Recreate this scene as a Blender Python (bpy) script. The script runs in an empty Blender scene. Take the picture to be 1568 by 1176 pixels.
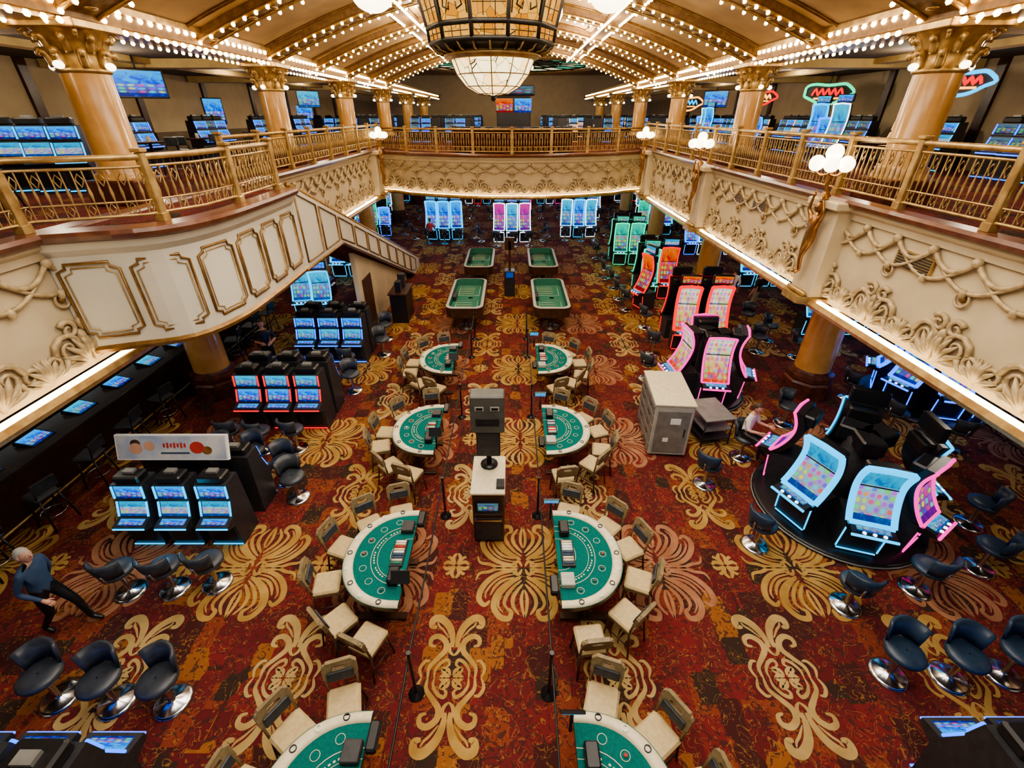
import bpy, math, random
from mathutils import Vector, Matrix
random.seed(7)
sc=bpy.context.scene
pi=math.pi
def lin(c): return (c[0],c[1],c[2],1.0)
MATS={}
def pm(name,c1,c2=None,scale=8.0,rough=.5,metal=0.0,em=0.0,emc=None,bump=0.0,spec=None,detail=3):
    if name in MATS: return MATS[name]
    m=bpy.data.materials.new(name); m.use_nodes=True
    nt=m.node_tree; N=nt.nodes; L=nt.links
    b=N['Principled BSDF']
    tc=N.new('ShaderNodeTexCoord'); no=N.new('ShaderNodeTexNoise'); no.inputs['Scale'].default_value=scale
    no.inputs['Detail'].default_value=detail
    L.new(tc.outputs['Object'],no.inputs['Vector'])
    r=N.new('ShaderNodeValToRGB'); r.color_ramp.elements[0].position=.35; r.color_ramp.elements[1].position=.65
    if c2 is None: c2=tuple(x*.82 for x in c1)
    r.color_ramp.elements[0].color=lin(c2); r.color_ramp.elements[1].color=lin(c1)
    L.new(no.outputs['Fac'],r.inputs['Fac']); L.new(r.outputs['Color'],b.inputs['Base Color'])
    b.inputs['Roughness'].default_value=rough; b.inputs['Metallic'].default_value=metal
    if spec is not None: b.inputs['Specular IOR Level'].default_value=spec
    if em>0:
        b.inputs['Emission Color'].default_value=lin(emc or c1); b.inputs['Emission Strength'].default_value=em
    if bump>0:
        bn=N.new('ShaderNodeBump'); bn.inputs['Strength'].default_value=bump; bn.inputs['Distance'].default_value=.02
        L.new(no.outputs['Fac'],bn.inputs['Height']); L.new(bn.outputs['Normal'],b.inputs['Normal'])
    MATS[name]=m; return m

class MB:
    def __init__(s): s.v=[];s.f=[];s.m=[];s.sm=[];s.uv=[];s.mats=[]
    def mi(s,mat):
        if mat not in s.mats: s.mats.append(mat)
        return s.mats.index(mat)
    def add(s,vs,fs,mat,smooth=False,uvs=None,M=None):
        o=len(s.v)
        if M is not None: vs=[M@Vector(v) for v in vs]
        s.v.extend([tuple(v) for v in vs]); i=s.mi(mat)
        for k,f in enumerate(fs):
            s.f.append(tuple(a+o for a in f)); s.m.append(i); s.sm.append(smooth)
            s.uv.append(uvs[k] if uvs else None)
    def box(s,c,d,mat,M=None,bev=0.0,rz=0):
        x,y,z=d[0]/2,d[1]/2,d[2]/2
        if rz:
            R=Matrix.Translation(Vector(c))@Matrix.Rotation(rz,4,'Z'); M=(M@R) if M is not None else R; c=(0,0,0)
        if bev>0 and min(x,y,z)>bev:
            b=bev
            def ring(hx,hy,zz,bb):
                return [(-hx+bb,-hy,zz),(hx-bb,-hy,zz),(hx,-hy+bb,zz),(hx,hy-bb,zz),(hx-bb,hy,zz),(-hx+bb,hy,zz),(-hx,hy-bb,zz),(-hx,-hy+bb,zz)]
            rs=[ring(x-b,y-b,-z,b*.5),ring(x,y,-z+b,b),ring(x,y,z-b,b),ring(x-b,y-b,z,b*.5)]
            vs=[(p[0]+c[0],p[1]+c[1],p[2]+c[2]) for r in rs for p in r]; fs=[]
            for k in range(3):
                for j in range(8):
                    a=k*8+j; bb=k*8+(j+1)%8; fs.append((a,bb,bb+8,a+8))
            fs.append(tuple(reversed(range(8)))); fs.append(tuple(range(24,32)))
            s.add(vs,fs,mat,False,None,M); return
        vs=[(c[0]+i*x,c[1]+j*y,c[2]+k*z) for k in(-1,1) for j in(-1,1) for i in(-1,1)]
        s.add(vs,[(0,2,3,1),(4,5,7,6),(0,1,5,4),(2,6,7,3),(0,4,6,2),(1,3,7,5)],mat,False,None,M)
    def tube(s,pts,r,mat,n=6,caps=True,M=None,closed=False):
        pts=[Vector(p) for p in pts]; k=len(pts)
        if not hasattr(r,'__len__'): r=[r]*k
        vs=[];fs=[]; prev=None
        for i,p in enumerate(pts):
            if closed: t=pts[(i+1)%k]-pts[i-1]
            else: t=pts[min(i+1,k-1)]-pts[max(i-1,0)]
            if t.length<1e-9: t=Vector((0,0,1))
            t.normalize()
            if prev is None:
                a=Vector((0,0,1)) if abs(t.z)<.9 else Vector((1,0,0)); u=t.cross(a).normalized()
            else:
                u=prev-t*prev.dot(t)
                if u.length<1e-6: u=t.orthogonal()
                u.normalize()
            prev=u; w=t.cross(u)
            for j in range(n):
                an=2*pi*j/n; vs.append(p+(u*math.cos(an)+w*math.sin(an))*r[i])
        for i in range(k if closed else k-1):
            for j in range(n):
                a=i*n+j; b=i*n+(j+1)%n; c=((i+1)%k)*n+(j+1)%n; d=((i+1)%k)*n+j
                fs.append((a,b,c,d))
        if caps and not closed:
            fs.append(tuple(reversed(range(n)))); fs.append(tuple(range((k-1)*n,k*n)))
        s.add(vs,fs,mat,True,None,M)
    def lathe(s,c,prof,mat,n=20,M=None,smooth=True,caps=True,a0=0):
        vs=[];fs=[];k=len(prof)
        for (r,z) in prof:
            for j in range(n):
                an=2*pi*j/n+a0; vs.append((c[0]+r*math.cos(an),c[1]+r*math.sin(an),c[2]+z))
        for i in range(k-1):
            for j in range(n):
                fs.append((i*n+j,i*n+(j+1)%n,(i+1)*n+(j+1)%n,(i+1)*n+j))
        s.add(vs,fs,mat,smooth,None,M)
        if caps:
            s.add(vs[:n],[tuple(reversed(range(n)))],mat,False,None,M)
            s.add(vs[-n:],[tuple(range(n))],mat,False,None,M)
    def ell(s,c,r,mat,n=12,m=8,M=None):
        if not hasattr(r,'__len__'): r=(r,r,r)
        vs=[(c[0],c[1],c[2]-r[2])];fs=[]
        for i in range(1,m):
            ph=-pi/2+pi*i/m
            for j in range(n):
                a=2*pi*j/n; vs.append((c[0]+r[0]*math.cos(ph)*math.cos(a),c[1]+r[1]*math.cos(ph)*math.sin(a),c[2]+r[2]*math.sin(ph)))
        vs.append((c[0],c[1],c[2]+r[2])); t=len(vs)-1
        for j in range(n): fs.append((0,1+(j+1)%n,1+j)); fs.append((t,t-n+j,t-n+(j+1)%n))
        for i in range(m-2):
            for j in range(n):
                a=1+i*n+j;b=1+i*n+(j+1)%n; fs.append((a,b,b+n,a+n))
        s.add(vs,fs,mat,True,None,M)
    def prism(s,poly,z0,z1,mat,M=None,top=None):
        n=len(poly); vs=[(p[0],p[1],z0) for p in poly]+[(p[0],p[1],z1) for p in poly]
        s.add(vs,[(i,(i+1)%n,n+(i+1)%n,n+i) for i in range(n)]+[tuple(reversed(range(n)))],mat,False,None,M)
        s.add(vs[n:],[tuple(range(n))],top or mat,False,None,M)
    def extx(s,prof,x0,x1,mat,M=None):
        n=len(prof); vs=[(x0,p[0],p[1]) for p in prof]+[(x1,p[0],p[1]) for p in prof]
        s.add(vs,[(i,n+i,n+(i+1)%n,(i+1)%n) for i in range(n)]+[tuple(range(n)),tuple(reversed(range(n,2*n)))],mat,False,None,M)
    def quad(s,a,b,c,d,mat,M=None):
        s.add([a,b,c,d],[(0,1,2,3)],mat,False,[[(0,0),(1,0),(1,1),(0,1)]],M)
    def ribbon(s,prof,x0,x1,mat,M=None):
        k=len(prof); vs=[];fs=[];uv=[]
        for p in prof: vs+= [(x0,p[0],p[1]),(x1,p[0],p[1])]
        for i in range(k-1):
            fs.append((2*i,2*i+1,2*i+3,2*i+2)); u0=i/(k-1);u1=(i+1)/(k-1)
            uv.append([(0,u0),(1,u0),(1,u1),(0,u1)])
        s.add(vs,fs,mat,True,uv,M)
    def mesh(s,name):
        me=bpy.data.meshes.new(name); me.from_pydata(s.v,[],s.f)
        for m in s.mats: me.materials.append(m)
        me.polygons.foreach_set('material_index',s.m); me.polygons.foreach_set('use_smooth',s.sm)
        if any(u is not None for u in s.uv):
            ul=me.uv_layers.new(name='UVMap'); k=0
            for i,f in enumerate(s.f):
                for j in range(len(f)):
                    if s.uv[i] is not None: ul.data[k].uv=s.uv[i][j]
                    k+=1
        me.update(); return me
    def obj(s,name,loc=(0,0,0),rz=0):
        return put(s.mesh(name),name,loc,rz)
def put(me,name,loc=(0,0,0),rz=0,scale=1):
    o=bpy.data.objects.new(name,me); sc.collection.objects.link(o); o.location=loc; o.rotation_euler=(0,0,rz)
    if scale!=1: o.scale=(scale,)*3
    return o
def cr(pts,n=8):
    P=[Vector(p) for p in pts]; out=[]
    for i in range(len(P)-1):
        p0=P[max(i-1,0)];p1=P[i];p2=P[i+1];p3=P[min(i+2,len(P)-1)]
        for k in range(n):
            t=k/n; out.append(.5*((2*p1)+(p2-p0)*t+(2*p0-5*p1+4*p2-p3)*t*t+(3*p1-p0-3*p2+p3)*t**3))
    out.append(P[-1]); return out

# ---------------------------------------------------------------- materials
GOLD=pm('champagne_gold',(.55,.38,.16),(.36,.22,.085),6,.36,.6)
GOLDD=pm('dark_gold_trim',(.30,.17,.06),(.2,.1,.03),6,.35,.5)
CREAM=pm('cream_plaster',(.56,.46,.30),(.50,.40,.25),2,.6)
PANEL=pm('cream_panel',(.60,.56,.46),(.56,.52,.42),1.5,.5)
RELIEF=pm('plaster_relief',(.52,.40,.23),(.34,.25,.13),9,.5,.1)
WALLM=pm('beige_wall_paint',(.50,.40,.26),(.45,.36,.23),1.5,.8)
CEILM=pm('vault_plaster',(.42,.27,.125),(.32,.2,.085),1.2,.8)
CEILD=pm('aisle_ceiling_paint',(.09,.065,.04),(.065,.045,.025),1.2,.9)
RIB=pm('rib_brown_plaster',(.22,.12,.045),(.13,.065,.022),7,.6)
COLM=pm('column_amber_marble',(.58,.33,.12),(.47,.25,.075),2.5,.22,bump=.02,detail=6)
PLINTH=pm('column_plinth_marble',(.12,.04,.025),(.06,.02,.015),6,.25)
BLACK=pm('black_plastic',(.012,.012,.014),(.008,.008,.01),10,.35)
DARK=pm('charcoal_cabinet',(.03,.03,.035),(.02,.02,.024),10,.45)
GREYM=pm('grey_steel',(.26,.26,.25),(.2,.2,.19),5,.4,.3)
LGREY=pm('light_grey_enamel',(.42,.41,.37),(.35,.34,.30),5,.5)
CHROME=pm('chrome',(.6,.6,.62),(.5,.5,.52),5,.18,1)
FELT=pm('green_felt',(.012,.135,.12),(.009,.11,.10),30,1.0,spec=.05)
FELT2=pm('craps_green_felt',(.06,.22,.16),(.045,.17,.12),30,1.0,spec=.05)
LEATHER=pm('cream_leather',(.66,.59,.42),(.58,.51,.35),12,.45)
SEAT=pm('seat_cream_vinyl',(.52,.40,.21),(.44,.33,.16),12,.5)
CHAIRW=pm('chair_olive_wood',(.26,.20,.11),(.18,.135,.07),12,.45)
WOODD=pm('dark_wood',(.07,.03,.015),(.04,.016,.009),7,.35)
STOOLV=pm('stool_slate_vinyl',(.045,.052,.065),(.028,.033,.042),9,.4)
STOOLB=pm('stool_blue_vinyl',(.022,.045,.08),(.016,.03,.055),9,.4)
WHITE=pm('white_print',(.8,.8,.78),(.75,.75,.73),10,.5)
BRONZE=pm('bronze_statue',(.42,.22,.08),(.25,.11,.035),7,.28,.75)
RAILD=pm('slab_edge_brown',(.16,.06,.03),(.1,.035,.018),6,.3)
BULB=pm('warm_bulb_glass',(1,.85,.6),None,5,.4,0,13,(1,.70,.34))
GLOBE=pm('frosted_globe_glass',(1,.95,.8),None,5,.4,0,5,(1,.86,.6))
COVE=pm('cove_light_strip',(1,.9,.7),None,5,.4,0,10,(1,.80,.48))
BULB.cycles.emission_sampling='NONE'
def glow(n,c,s=7): return pm('glow_'+n,tuple(.3*x for x in c),None,5,.4,0,s,c,spec=.1)
G={'cyan':glow('cyan',(.0,.5,1),2.0),'blue':glow('blue',(.01,.14,1),3.2),'pink':glow('pink',(1,.04,.42),1.7),'red':glow('red',(1,.008,.01),1.7),
   'white':glow('white',(.75,.9,1),3),'green':glow('green',(.0,1,.45),1.4),'amber':glow('amber',(1,.4,.06),3)}
def screen(name,c1,c2,c3,cols,rows,st=1.0,lo=.14,hi=.60,symv=.8,sat=.95,pale=.08):
    m=bpy.data.materials.new('screen_'+name); m.use_nodes=True; nt=m.node_tree;N=nt.nodes;L=nt.links
    b=N['Principled BSDF']; b.inputs['Base Color'].default_value=(.01,.01,.01,1); b.inputs['Roughness'].default_value=.5; b.inputs['Specular IOR Level'].default_value=.1
    uv=N.new('ShaderNodeUVMap'); mul=N.new('ShaderNodeVectorMath'); mul.operation='MULTIPLY'; mul.inputs[1].default_value=(cols,rows,1)
    L.new(uv.outputs['UV'],mul.inputs[0])
    fr=N.new('ShaderNodeVectorMath'); fr.operation='FRACTION'; L.new(mul.outputs[0],fr.inputs[0])
    fl=N.new('ShaderNodeVectorMath'); fl.operation='FLOOR'; L.new(mul.outputs[0],fl.inputs[0])
    wn=N.new('ShaderNodeTexWhiteNoise'); wn.noise_dimensions='3D'; L.new(fl.outputs[0],wn.inputs['Vector'])
    hs=N.new('ShaderNodeCombineColor'); hs.mode='HSV'; L.new(wn.outputs['Value'],hs.inputs[0]); hs.inputs[1].default_value=sat; hs.inputs[2].default_value=.85
    sub=N.new('ShaderNodeVectorMath'); sub.operation='SUBTRACT'; sub.inputs[1].default_value=(.5,.5,0); L.new(fr.outputs[0],sub.inputs[0])
    le=N.new('ShaderNodeVectorMath'); le.operation='LENGTH'; L.new(sub.outputs[0],le.inputs[0])
    lt=N.new('ShaderNodeMath'); lt.operation='LESS_THAN'; lt.inputs[1].default_value=.36; L.new(le.outputs['Value'],lt.inputs[0])
    sx=N.new('ShaderNodeSeparateXYZ'); L.new(uv.outputs['UV'],sx.inputs[0])
    g1=N.new('ShaderNodeMath'); g1.operation='GREATER_THAN'; g1.inputs[1].default_value=lo; L.new(sx.outputs['Y'],g1.inputs[0])
    g2=N.new('ShaderNodeMath'); g2.operation='LESS_THAN'; g2.inputs[1].default_value=hi; L.new(sx.outputs['Y'],g2.inputs[0])
    ma=N.new('ShaderNodeMath'); ma.operation='MULTIPLY'; L.new(g1.outputs[0],ma.inputs[0]); L.new(g2.outputs[0],ma.inputs[1])
    mb=N.new('ShaderNodeMath'); mb.operation='MULTIPLY'; L.new(ma.outputs[0],mb.inputs[0]); L.new(lt.outputs[0],mb.inputs[1])
    mc=N.new('ShaderNodeMath'); mc.operation='MULTIPLY'; L.new(mb.outputs[0],mc.inputs[0]); mc.inputs[1].default_value=symv
    no=N.new('ShaderNodeTexNoise'); no.inputs['Scale'].default_value=5; no.inputs['Distortion'].default_value=1; L.new(uv.outputs['UV'],no.inputs['Vector'])
    ad=N.new('ShaderNodeMath'); ad.operation='MULTIPLY_ADD'; ad.inputs[1].default_value=.9; L.new(no.outputs['Fac'],ad.inputs[0])
    sc_=N.new('ShaderNodeMath'); sc_.operation='MULTIPLY_ADD'; sc_.inputs[1].default_value=.6; sc_.inputs[2].default_value=-.24; L.new(sx.outputs['Y'],sc_.inputs[0]); L.new(sc_.outputs[0],ad.inputs[2])
    r=N.new('ShaderNodeValToRGB'); e=r.color_ramp.elements; e[0].position=.25; e[1].position=.74
    e[0].color=lin(c1); e[1].color=lin(c3); q=e.new(.48); q.color=lin(c2); L.new(ad.outputs[0],r.inputs['Fac'])
    mxw=N.new('ShaderNodeMix'); mxw.data_type='RGBA'; mw=N.new('ShaderNodeMath'); mw.operation='MULTIPLY'; mw.inputs[1].default_value=pale; L.new(ma.outputs[0],mw.inputs[0])
    L.new(mw.outputs[0],mxw.inputs['Factor']); L.new(r.outputs['Color'],mxw.inputs['A']); mxw.inputs['B'].default_value=lin((.95,.9,.8))
    mx=N.new('ShaderNodeMix'); mx.data_type='RGBA'; L.new(mc.outputs[0],mx.inputs['Factor']); L.new(mxw.outputs['Result'],mx.inputs['A']); L.new(hs.outputs['Color'],mx.inputs['B'])
    L.new(mx.outputs['Result'],b.inputs['Emission Color']); b.inputs['Emission Strength'].default_value=st
    return m
S={'blue':screen('blue',(.0,.01,.2),(.0,.08,.8),(.0,.4,1),5,8,1.2,.14,.5,.6),'white':screen('white',(.8,.05,.02),(.9,.5,.25),(1,.8,.6),5,9,1.0,.1,.95,.65),
   'red':screen('red',(.25,.0,.0),(.6,.01,.005),(.9,.2,.02),5,8,.9),'green':screen('green',(.0,.06,.06),(.0,.35,.28),(.0,.7,.42),4,9,1.0),
   'gold':screen('gold',(.0,.04,.30),(.0,.22,.55),(.0,.45,.75),6,10,1.0,.16,.62,.9,.9,.35),'cyan':screen('cyan',(.0,.06,.35),(.0,.28,.7),(.02,.6,.9),5,8,1.0,.14,.55,.6),
   'pinky':screen('magenta',(.1,.0,.25),(.35,.02,.38),(.7,.06,.35),4,9,1.0),'dim':screen('dim',(.01,.02,.05),(.03,.1,.2),(.12,.25,.35),4,6,.7)}

# ---------------------------------------------------------------- carpet
def carpet_mat(name,dim=1.0):
    m=bpy.data.materials.new(name); m.use_nodes=True; nt=m.node_tree;N=nt.nodes;L=nt.links
    b=N['Principled BSDF']; b.inputs['Roughness'].default_value=.95; b.inputs['Specular IOR Level'].default_value=.2
    tc=N.new('ShaderNodeTexCoord')
    mp=N.new('ShaderNodeMapping'); L.new(tc.outputs['Object'],mp.inputs['Vector']); mp.inputs['Scale'].default_value=(1,.7,1)
    vo=N.new('ShaderNodeTexVoronoi'); vo.distance='CHEBYCHEV'; vo.inputs['Scale'].default_value=3.2; vo.inputs['Randomness'].default_value=.6
    L.new(mp.outputs['Vector'],vo.inputs['Vector'])
    sp=N.new('ShaderNodeSeparateColor'); L.new(vo.outputs['Color'],sp.inputs['Color'])
    r=N.new('ShaderNodeValToRGB'); r.color_ramp.interpolation='CONSTANT'
    cols=[(0,(.105,.015,.016)),(.2,(.15,.02,.019)),(.42,(.055,.014,.013)),(.54,(.18,.04,.02)),(.66,(.12,.018,.018)),(.84,(.23,.085,.024)),(.93,(.035,.02,.014))]
    e=r.color_ramp.elements; e[0].position=0;e[0].color=lin(cols[0][1]); e[1].position=cols[1][0]; e[1].color=lin(cols[1][1])
    for p,c in cols[2:]:
        x=e.new(p); x.color=lin(c)
    L.new(sp.outputs['Red'],r.inputs['Fac'])
    no=N.new('ShaderNodeTexNoise'); no.inputs['Scale'].default_value=4.5; no.inputs['Detail'].default_value=1.5; no.inputs['Distortion'].default_value=2.2
    L.new(tc.outputs['Object'],no.inputs['Vector'])
    r2=N.new('ShaderNodeValToRGB'); r2.color_ramp.interpolation='CONSTANT'; r2.color_ramp.elements[0].color=(0,0,0,1); r2.color_ramp.elements[1].position=.545; r2.color_ramp.elements[1].color=(1,1,1,1)
    q=r2.color_ramp.elements.new(.575); q.color=(0,0,0,1)
    L.new(no.outputs['Fac'],r2.inputs['Fac'])
    mx=N.new('ShaderNodeMix'); mx.data_type='RGBA'; mx.inputs['B'].default_value=(.28,.14,.04,1)
    ml=N.new('ShaderNodeMath'); ml.operation='MULTIPLY'; ml.inputs[1].default_value=.65; L.new(r2.outputs['Color'],ml.inputs[0])
    L.new(ml.outputs[0],mx.inputs['Factor']); L.new(r.outputs['Color'],mx.inputs['A'])
    no3=N.new('ShaderNodeTexNoise'); no3.inputs['Scale'].default_value=7; no3.inputs['Detail'].default_value=2; no3.inputs['Distortion'].default_value=2.5
    L.new(tc.outputs['Object'],no3.inputs['Vector'])
    r3=N.new('ShaderNodeValToRGB'); r3.color_ramp.interpolation='CONSTANT'; r3.color_ramp.elements[0].color=(0,0,0,1); r3.color_ramp.elements[1].position=.57; r3.color_ramp.elements[1].color=(.8,.8,.8,1)
    L.new(no3.outputs['Fac'],r3.inputs['Fac'])
    mx2=N.new('ShaderNodeMix'); mx2.data_type='RGBA'; mx2.inputs['B'].default_value=(.045,.018,.015,1); L.new(r3.outputs['Color'],mx2.inputs['Factor']); L.new(mx.outputs['Result'],mx2.inputs['A'])
    L.new(mx2.outputs['Result'],b.inputs['Base Color'])
    fn=N.new('ShaderNodeTexNoise'); fn.inputs['Scale'].default_value=180; L.new(tc.outputs['Object'],fn.inputs['Vector'])
    bn=N.new('ShaderNodeBump'); bn.inputs['Strength'].default_value=.25; bn.inputs['Distance'].default_value=.01; L.new(fn.outputs['Fac'],bn.inputs['Height']); L.new(bn.outputs['Normal'],b.inputs['Normal'])
    return m
CARPET=carpet_mat('patterned_casino_carpet')
f=MB(); f.add([(-17,-6,0),(17,-6,0),(17,52,0),(-17,52,0)],[(0,1,2,3)],CARPET); f.obj('floor')
TAN=pm('carpet_scroll_gold',(.40,.255,.085),(.29,.17,.05),3,.95,spec=.1)
TAN2=pm('carpet_scroll_cream',(.42,.30,.13),(.31,.21,.085),3,.95,spec=.1)
ROSE=pm('carpet_scroll_rose',(.33,.165,.095),(.25,.11,.06),3,.95,spec=.1)
def strokes_to(mb,strokes,cx,cy,mat,z0=.004,sx=1,sy=1):
    z=z0
    for pts,w in strokes:
        c=cr([(p[0],p[1],0) for p in pts],6); n=len(c)
        for mxx in (1,-1):
            for myy in (1,-1):
                vs=[];fs=[]
                for i,p in enumerate(c):
                    t=(c[min(i+1,n-1)]-c[max(i-1,0)]).normalized(); nn=Vector((-t.y,t.x,0))
                    u=i/(n-1); ww=w*.5*(math.sin(pi*min(1,max(0,u*.94+.03)))**.55)
                    for sg in(1,-1):
                        q=p+nn*ww*sg; vs.append((cx+q.x*mxx*sx,cy+q.y*myy*sy,z))
                for i in range(n-1):
                    ff=(2*i,2*i+1,2*i+3,2*i+2); fs.append(ff if mxx*myy<0 else tuple(reversed(ff)))
                mb.add(vs,fs,mat)
        z+=.0004
A=[([(.33,0),(.33,.14),(.22,.27),(.13,.38),(.14,.5),(.25,.58),(.35,.55),(.36,.46),(.28,.43)],.085),
   ([(.03,.42),(.05,.58),(.12,.74),(.26,.86),(.37,.84),(.38,.74),(.30,.72)],.12),
   ([(.10,.56),(.2,.68),(.27,.74),(.3,.8)],.035),
   ([(.0,.3),(.06,.36),(.07,.45),(.0,.52)],.05),
   ([(.24,.0),(.24,.1),(.17,.2),(.08,.24),(.05,.18),(.1,.14)],.05),
   ([(.02,.02),(.09,.05),(.13,.12),(.05,.1),(.02,.03)],.06),
   ([(.04,.0),(.1,.035),(.17,.0)],.05),([(.42,.0),(.46,.12),(.40,.22),(.33,.22)],.05)]
B=[([(.05,.18),(.28,.30),(.48,.5),(.55,.75),(.44,.95),(.28,.98),(.24,.86),(.33,.8)],.11),
   ([(.06,.22),(.24,.34),(.42,.54),(.47,.74),(.38,.88)],.045),
   ([(.04,.26),(.2,.40),(.32,.57),(.36,.72),(.29,.82)],.07),
   ([(.02,.34),(.12,.46),(.2,.6),(.2,.76),(.1,.92)],.075),
   ([(.01,.45),(.05,.6),(.04,.8),(0,.98)],.06),
   ([(.12,.06),(.4,.1),(.62,.22),(.78,.42),(.82,.62),(.72,.74),(.62,.66)],.11),
   ([(.15,.13),(.4,.19),(.58,.32),(.7,.5),(.7,.62)],.045),
   ([(.18,.2),(.4,.27),(.54,.4),(.62,.56)],.06),
   ([(.1,.0),(.3,.04),(.5,.02),(.66,.08),(.84,.12),(.9,.26)],.07),
   ([(.03,.03),(.1,.14),(.2,.06),(.12,.02)],.07)]
C=[([(.02,.03),(.1,.2),(.02,.34)],.1),([(.04,.02),(.24,.09),(.36,.02)],.1),([(.06,.06),(.2,.22),(.26,.2)],.08)]
COLY=[2.7,10.8,18.9,27,35,43,51]
def clear(x,y): return not any(abs(abs(x)-8.3)<1.5 and abs(y-cy-.3)<1.6 for cy in COLY)
cp=MB()
for j in range(-1,11):
    for i in range(-6,7):
        x=.35-1.2+2.35*i; y=3.4+3.6*j
        if y>42 or y<1: continue
        if clear(x,y): strokes_to(cp,A,x,y,TAN2 if (i+j)%3 else TAN,.004,1.0,1.02)
        x2=.2+2.35*i
        mm=TAN if i%2==0 else ROSE
        if clear(x2,5.2+3.6*j): strokes_to(cp,B,x2,5.2+3.6*j,mm,.004,.9,.94)
        if clear(x2-1.175,5.25+3.6*j): strokes_to(cp,C,x2-1.175,5.25+3.6*j,TAN,.0085,.62,.75)
cp.obj('carpet_scroll_pattern')

# ---------------------------------------------------------------- room shell
def slab(name,poly,z0,z1,bot,top):
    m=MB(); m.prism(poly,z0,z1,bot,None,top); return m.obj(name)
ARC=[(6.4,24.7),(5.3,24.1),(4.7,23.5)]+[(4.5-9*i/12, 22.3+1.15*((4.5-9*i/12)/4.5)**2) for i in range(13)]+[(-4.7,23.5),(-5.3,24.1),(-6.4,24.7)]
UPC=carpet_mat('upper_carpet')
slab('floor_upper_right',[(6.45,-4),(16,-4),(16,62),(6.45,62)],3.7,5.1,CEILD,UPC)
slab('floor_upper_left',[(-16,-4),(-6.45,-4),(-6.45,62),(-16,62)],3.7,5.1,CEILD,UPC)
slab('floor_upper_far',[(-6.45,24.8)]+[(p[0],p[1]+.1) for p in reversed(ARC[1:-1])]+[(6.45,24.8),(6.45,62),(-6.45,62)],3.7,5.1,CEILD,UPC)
w=MB(); w.box((-16.1,29,4.5),(.2,70,9),WALLM); w.obj('wall_left')
w=MB(); w.box((16.1,29,4.5),(.2,70,9),WALLM); w.obj('wall_right')
w=MB(); w.box((0,62.1,7.8),(32.4,.2,5.6),WALLM); w.obj('wall_back')
w=MB(); w.box((0,50,1.85),(32,.2,3.7),pm('lower_wall_paint',(.16,.09,.05),None,3,.7)); w.obj('wall_back_lower')
def vz(x): return 10.6-2.1*(abs(x)/8.4)**1.7
v=MB(); xs=[-8.4+16.8*i/28 for i in range(29)]
vs=[(x,y,vz(x)) for y in (-6,37) for x in xs]; v.add(vs,[(i,i+1,30+i,29+i) for i in range(28)],CEILM,True); v.obj('ceiling_vault')
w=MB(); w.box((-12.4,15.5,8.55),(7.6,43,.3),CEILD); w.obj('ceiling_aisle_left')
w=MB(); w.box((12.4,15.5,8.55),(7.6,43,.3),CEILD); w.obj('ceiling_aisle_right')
w=MB(); w.box((0,49.5,10.7),(33,25.5,.2),CEILM); w.obj('ceiling_far')
BY=pm('beam_yellow_plaster',(.55,.40,.17),None,3,.7)
for sx in (-1,1):
    b=MB()
    b.box((sx*8.5,27,8.5),(.9,66,.34),RIB); b.box((sx*8.0,27,8.62),(.16,66,.12),GOLD); b.box((sx*8.5,27,8.3),(.7,66,.1),GOLD)
    for y in COLY[1:5]: b.box((sx*12.3,y,8.3),(7,.7,.3),BY)
    b.box((sx*12.3,27,8.32),(.5,60,.16),BY)
    b.obj('trim_beam_%s'%('left' if sx<0 else 'right'))
rb=MB(); bulbs=MB()
t_=(1+5**.5)/2
iv=[Vector(p).normalized() for p in [(-1,t_,0),(1,t_,0),(-1,-t_,0),(1,-t_,0),(0,-1,t_),(0,1,t_),(0,-1,-t_),(0,1,-t_),(t_,0,-1),(t_,0,1),(-t_,0,-1),(-t_,0,1)]]
iff=[(0,11,5),(0,5,1),(0,1,7),(0,7,10),(0,10,11),(1,5,9),(5,11,4),(11,10,2),(10,7,6),(7,1,8),(3,9,4),(3,4,2),(3,2,6),(3,6,8),(3,8,9),(4,9,5),(2,4,11),(6,2,10),(8,6,7),(9,8,1)]
def bulb(x,y,z,r=.05): bulbs.add([(x+p.x*r,y+p.y*r,z+p.z*r) for p in iv],iff,BULB,True)
for y in [6.7,10.8,14.85,18.9,22.95,27,31,35]:
    main=y in COLY
    hw=.45 if main else .3
    prof=[(x,vz(x)) for x in xs]
    vs=[];fs=[]
    for (x,z) in prof: vs+=[(x,y-hw,z+.05),(x,y-hw,z-.22),(x,y+hw,z-.22),(x,y+hw,z+.05)]
    for i in range(28):
        for k in range(3): fs.append((4*i+k,4*i+k+1,4*i+5+k,4*i+4+k))
    rb.add(vs,fs,RIB)
    for off in (-hw,hw):
        rb.tube([(x,y+off,z-.24) for x,z in prof],.05,GOLD,5)
    for i in range(0,53):
        x=-8.3+16.6*i/52
        for off in(-hw-.05,hw+.05): bulb(x,y+off,vz(x)-.30,.055)
    for i in range(28):
        x=-7.8+15.6*i/27; rb.lathe((x,y,vz(x)-.25),[(.12,0),(.12,-.02),(.03,-.04)],GOLD,8)
for y in [8.75,12.8,16.9,20.9,25,29,33]:
    for (xa,xb) in ((-8,-4.4),(-3.4,-.3),(.3,3.4),(4.4,8)):
        X=[xa+(xb-xa)*q/6 for q in range(7)]
        loop=[(x,y-1.2,vz(x)-.03) for x in X]+[(x,y+1.2,vz(x)-.03) for x in reversed(X)]
        rb.tube(loop,.045,GOLDD,4,closed=True)
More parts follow.
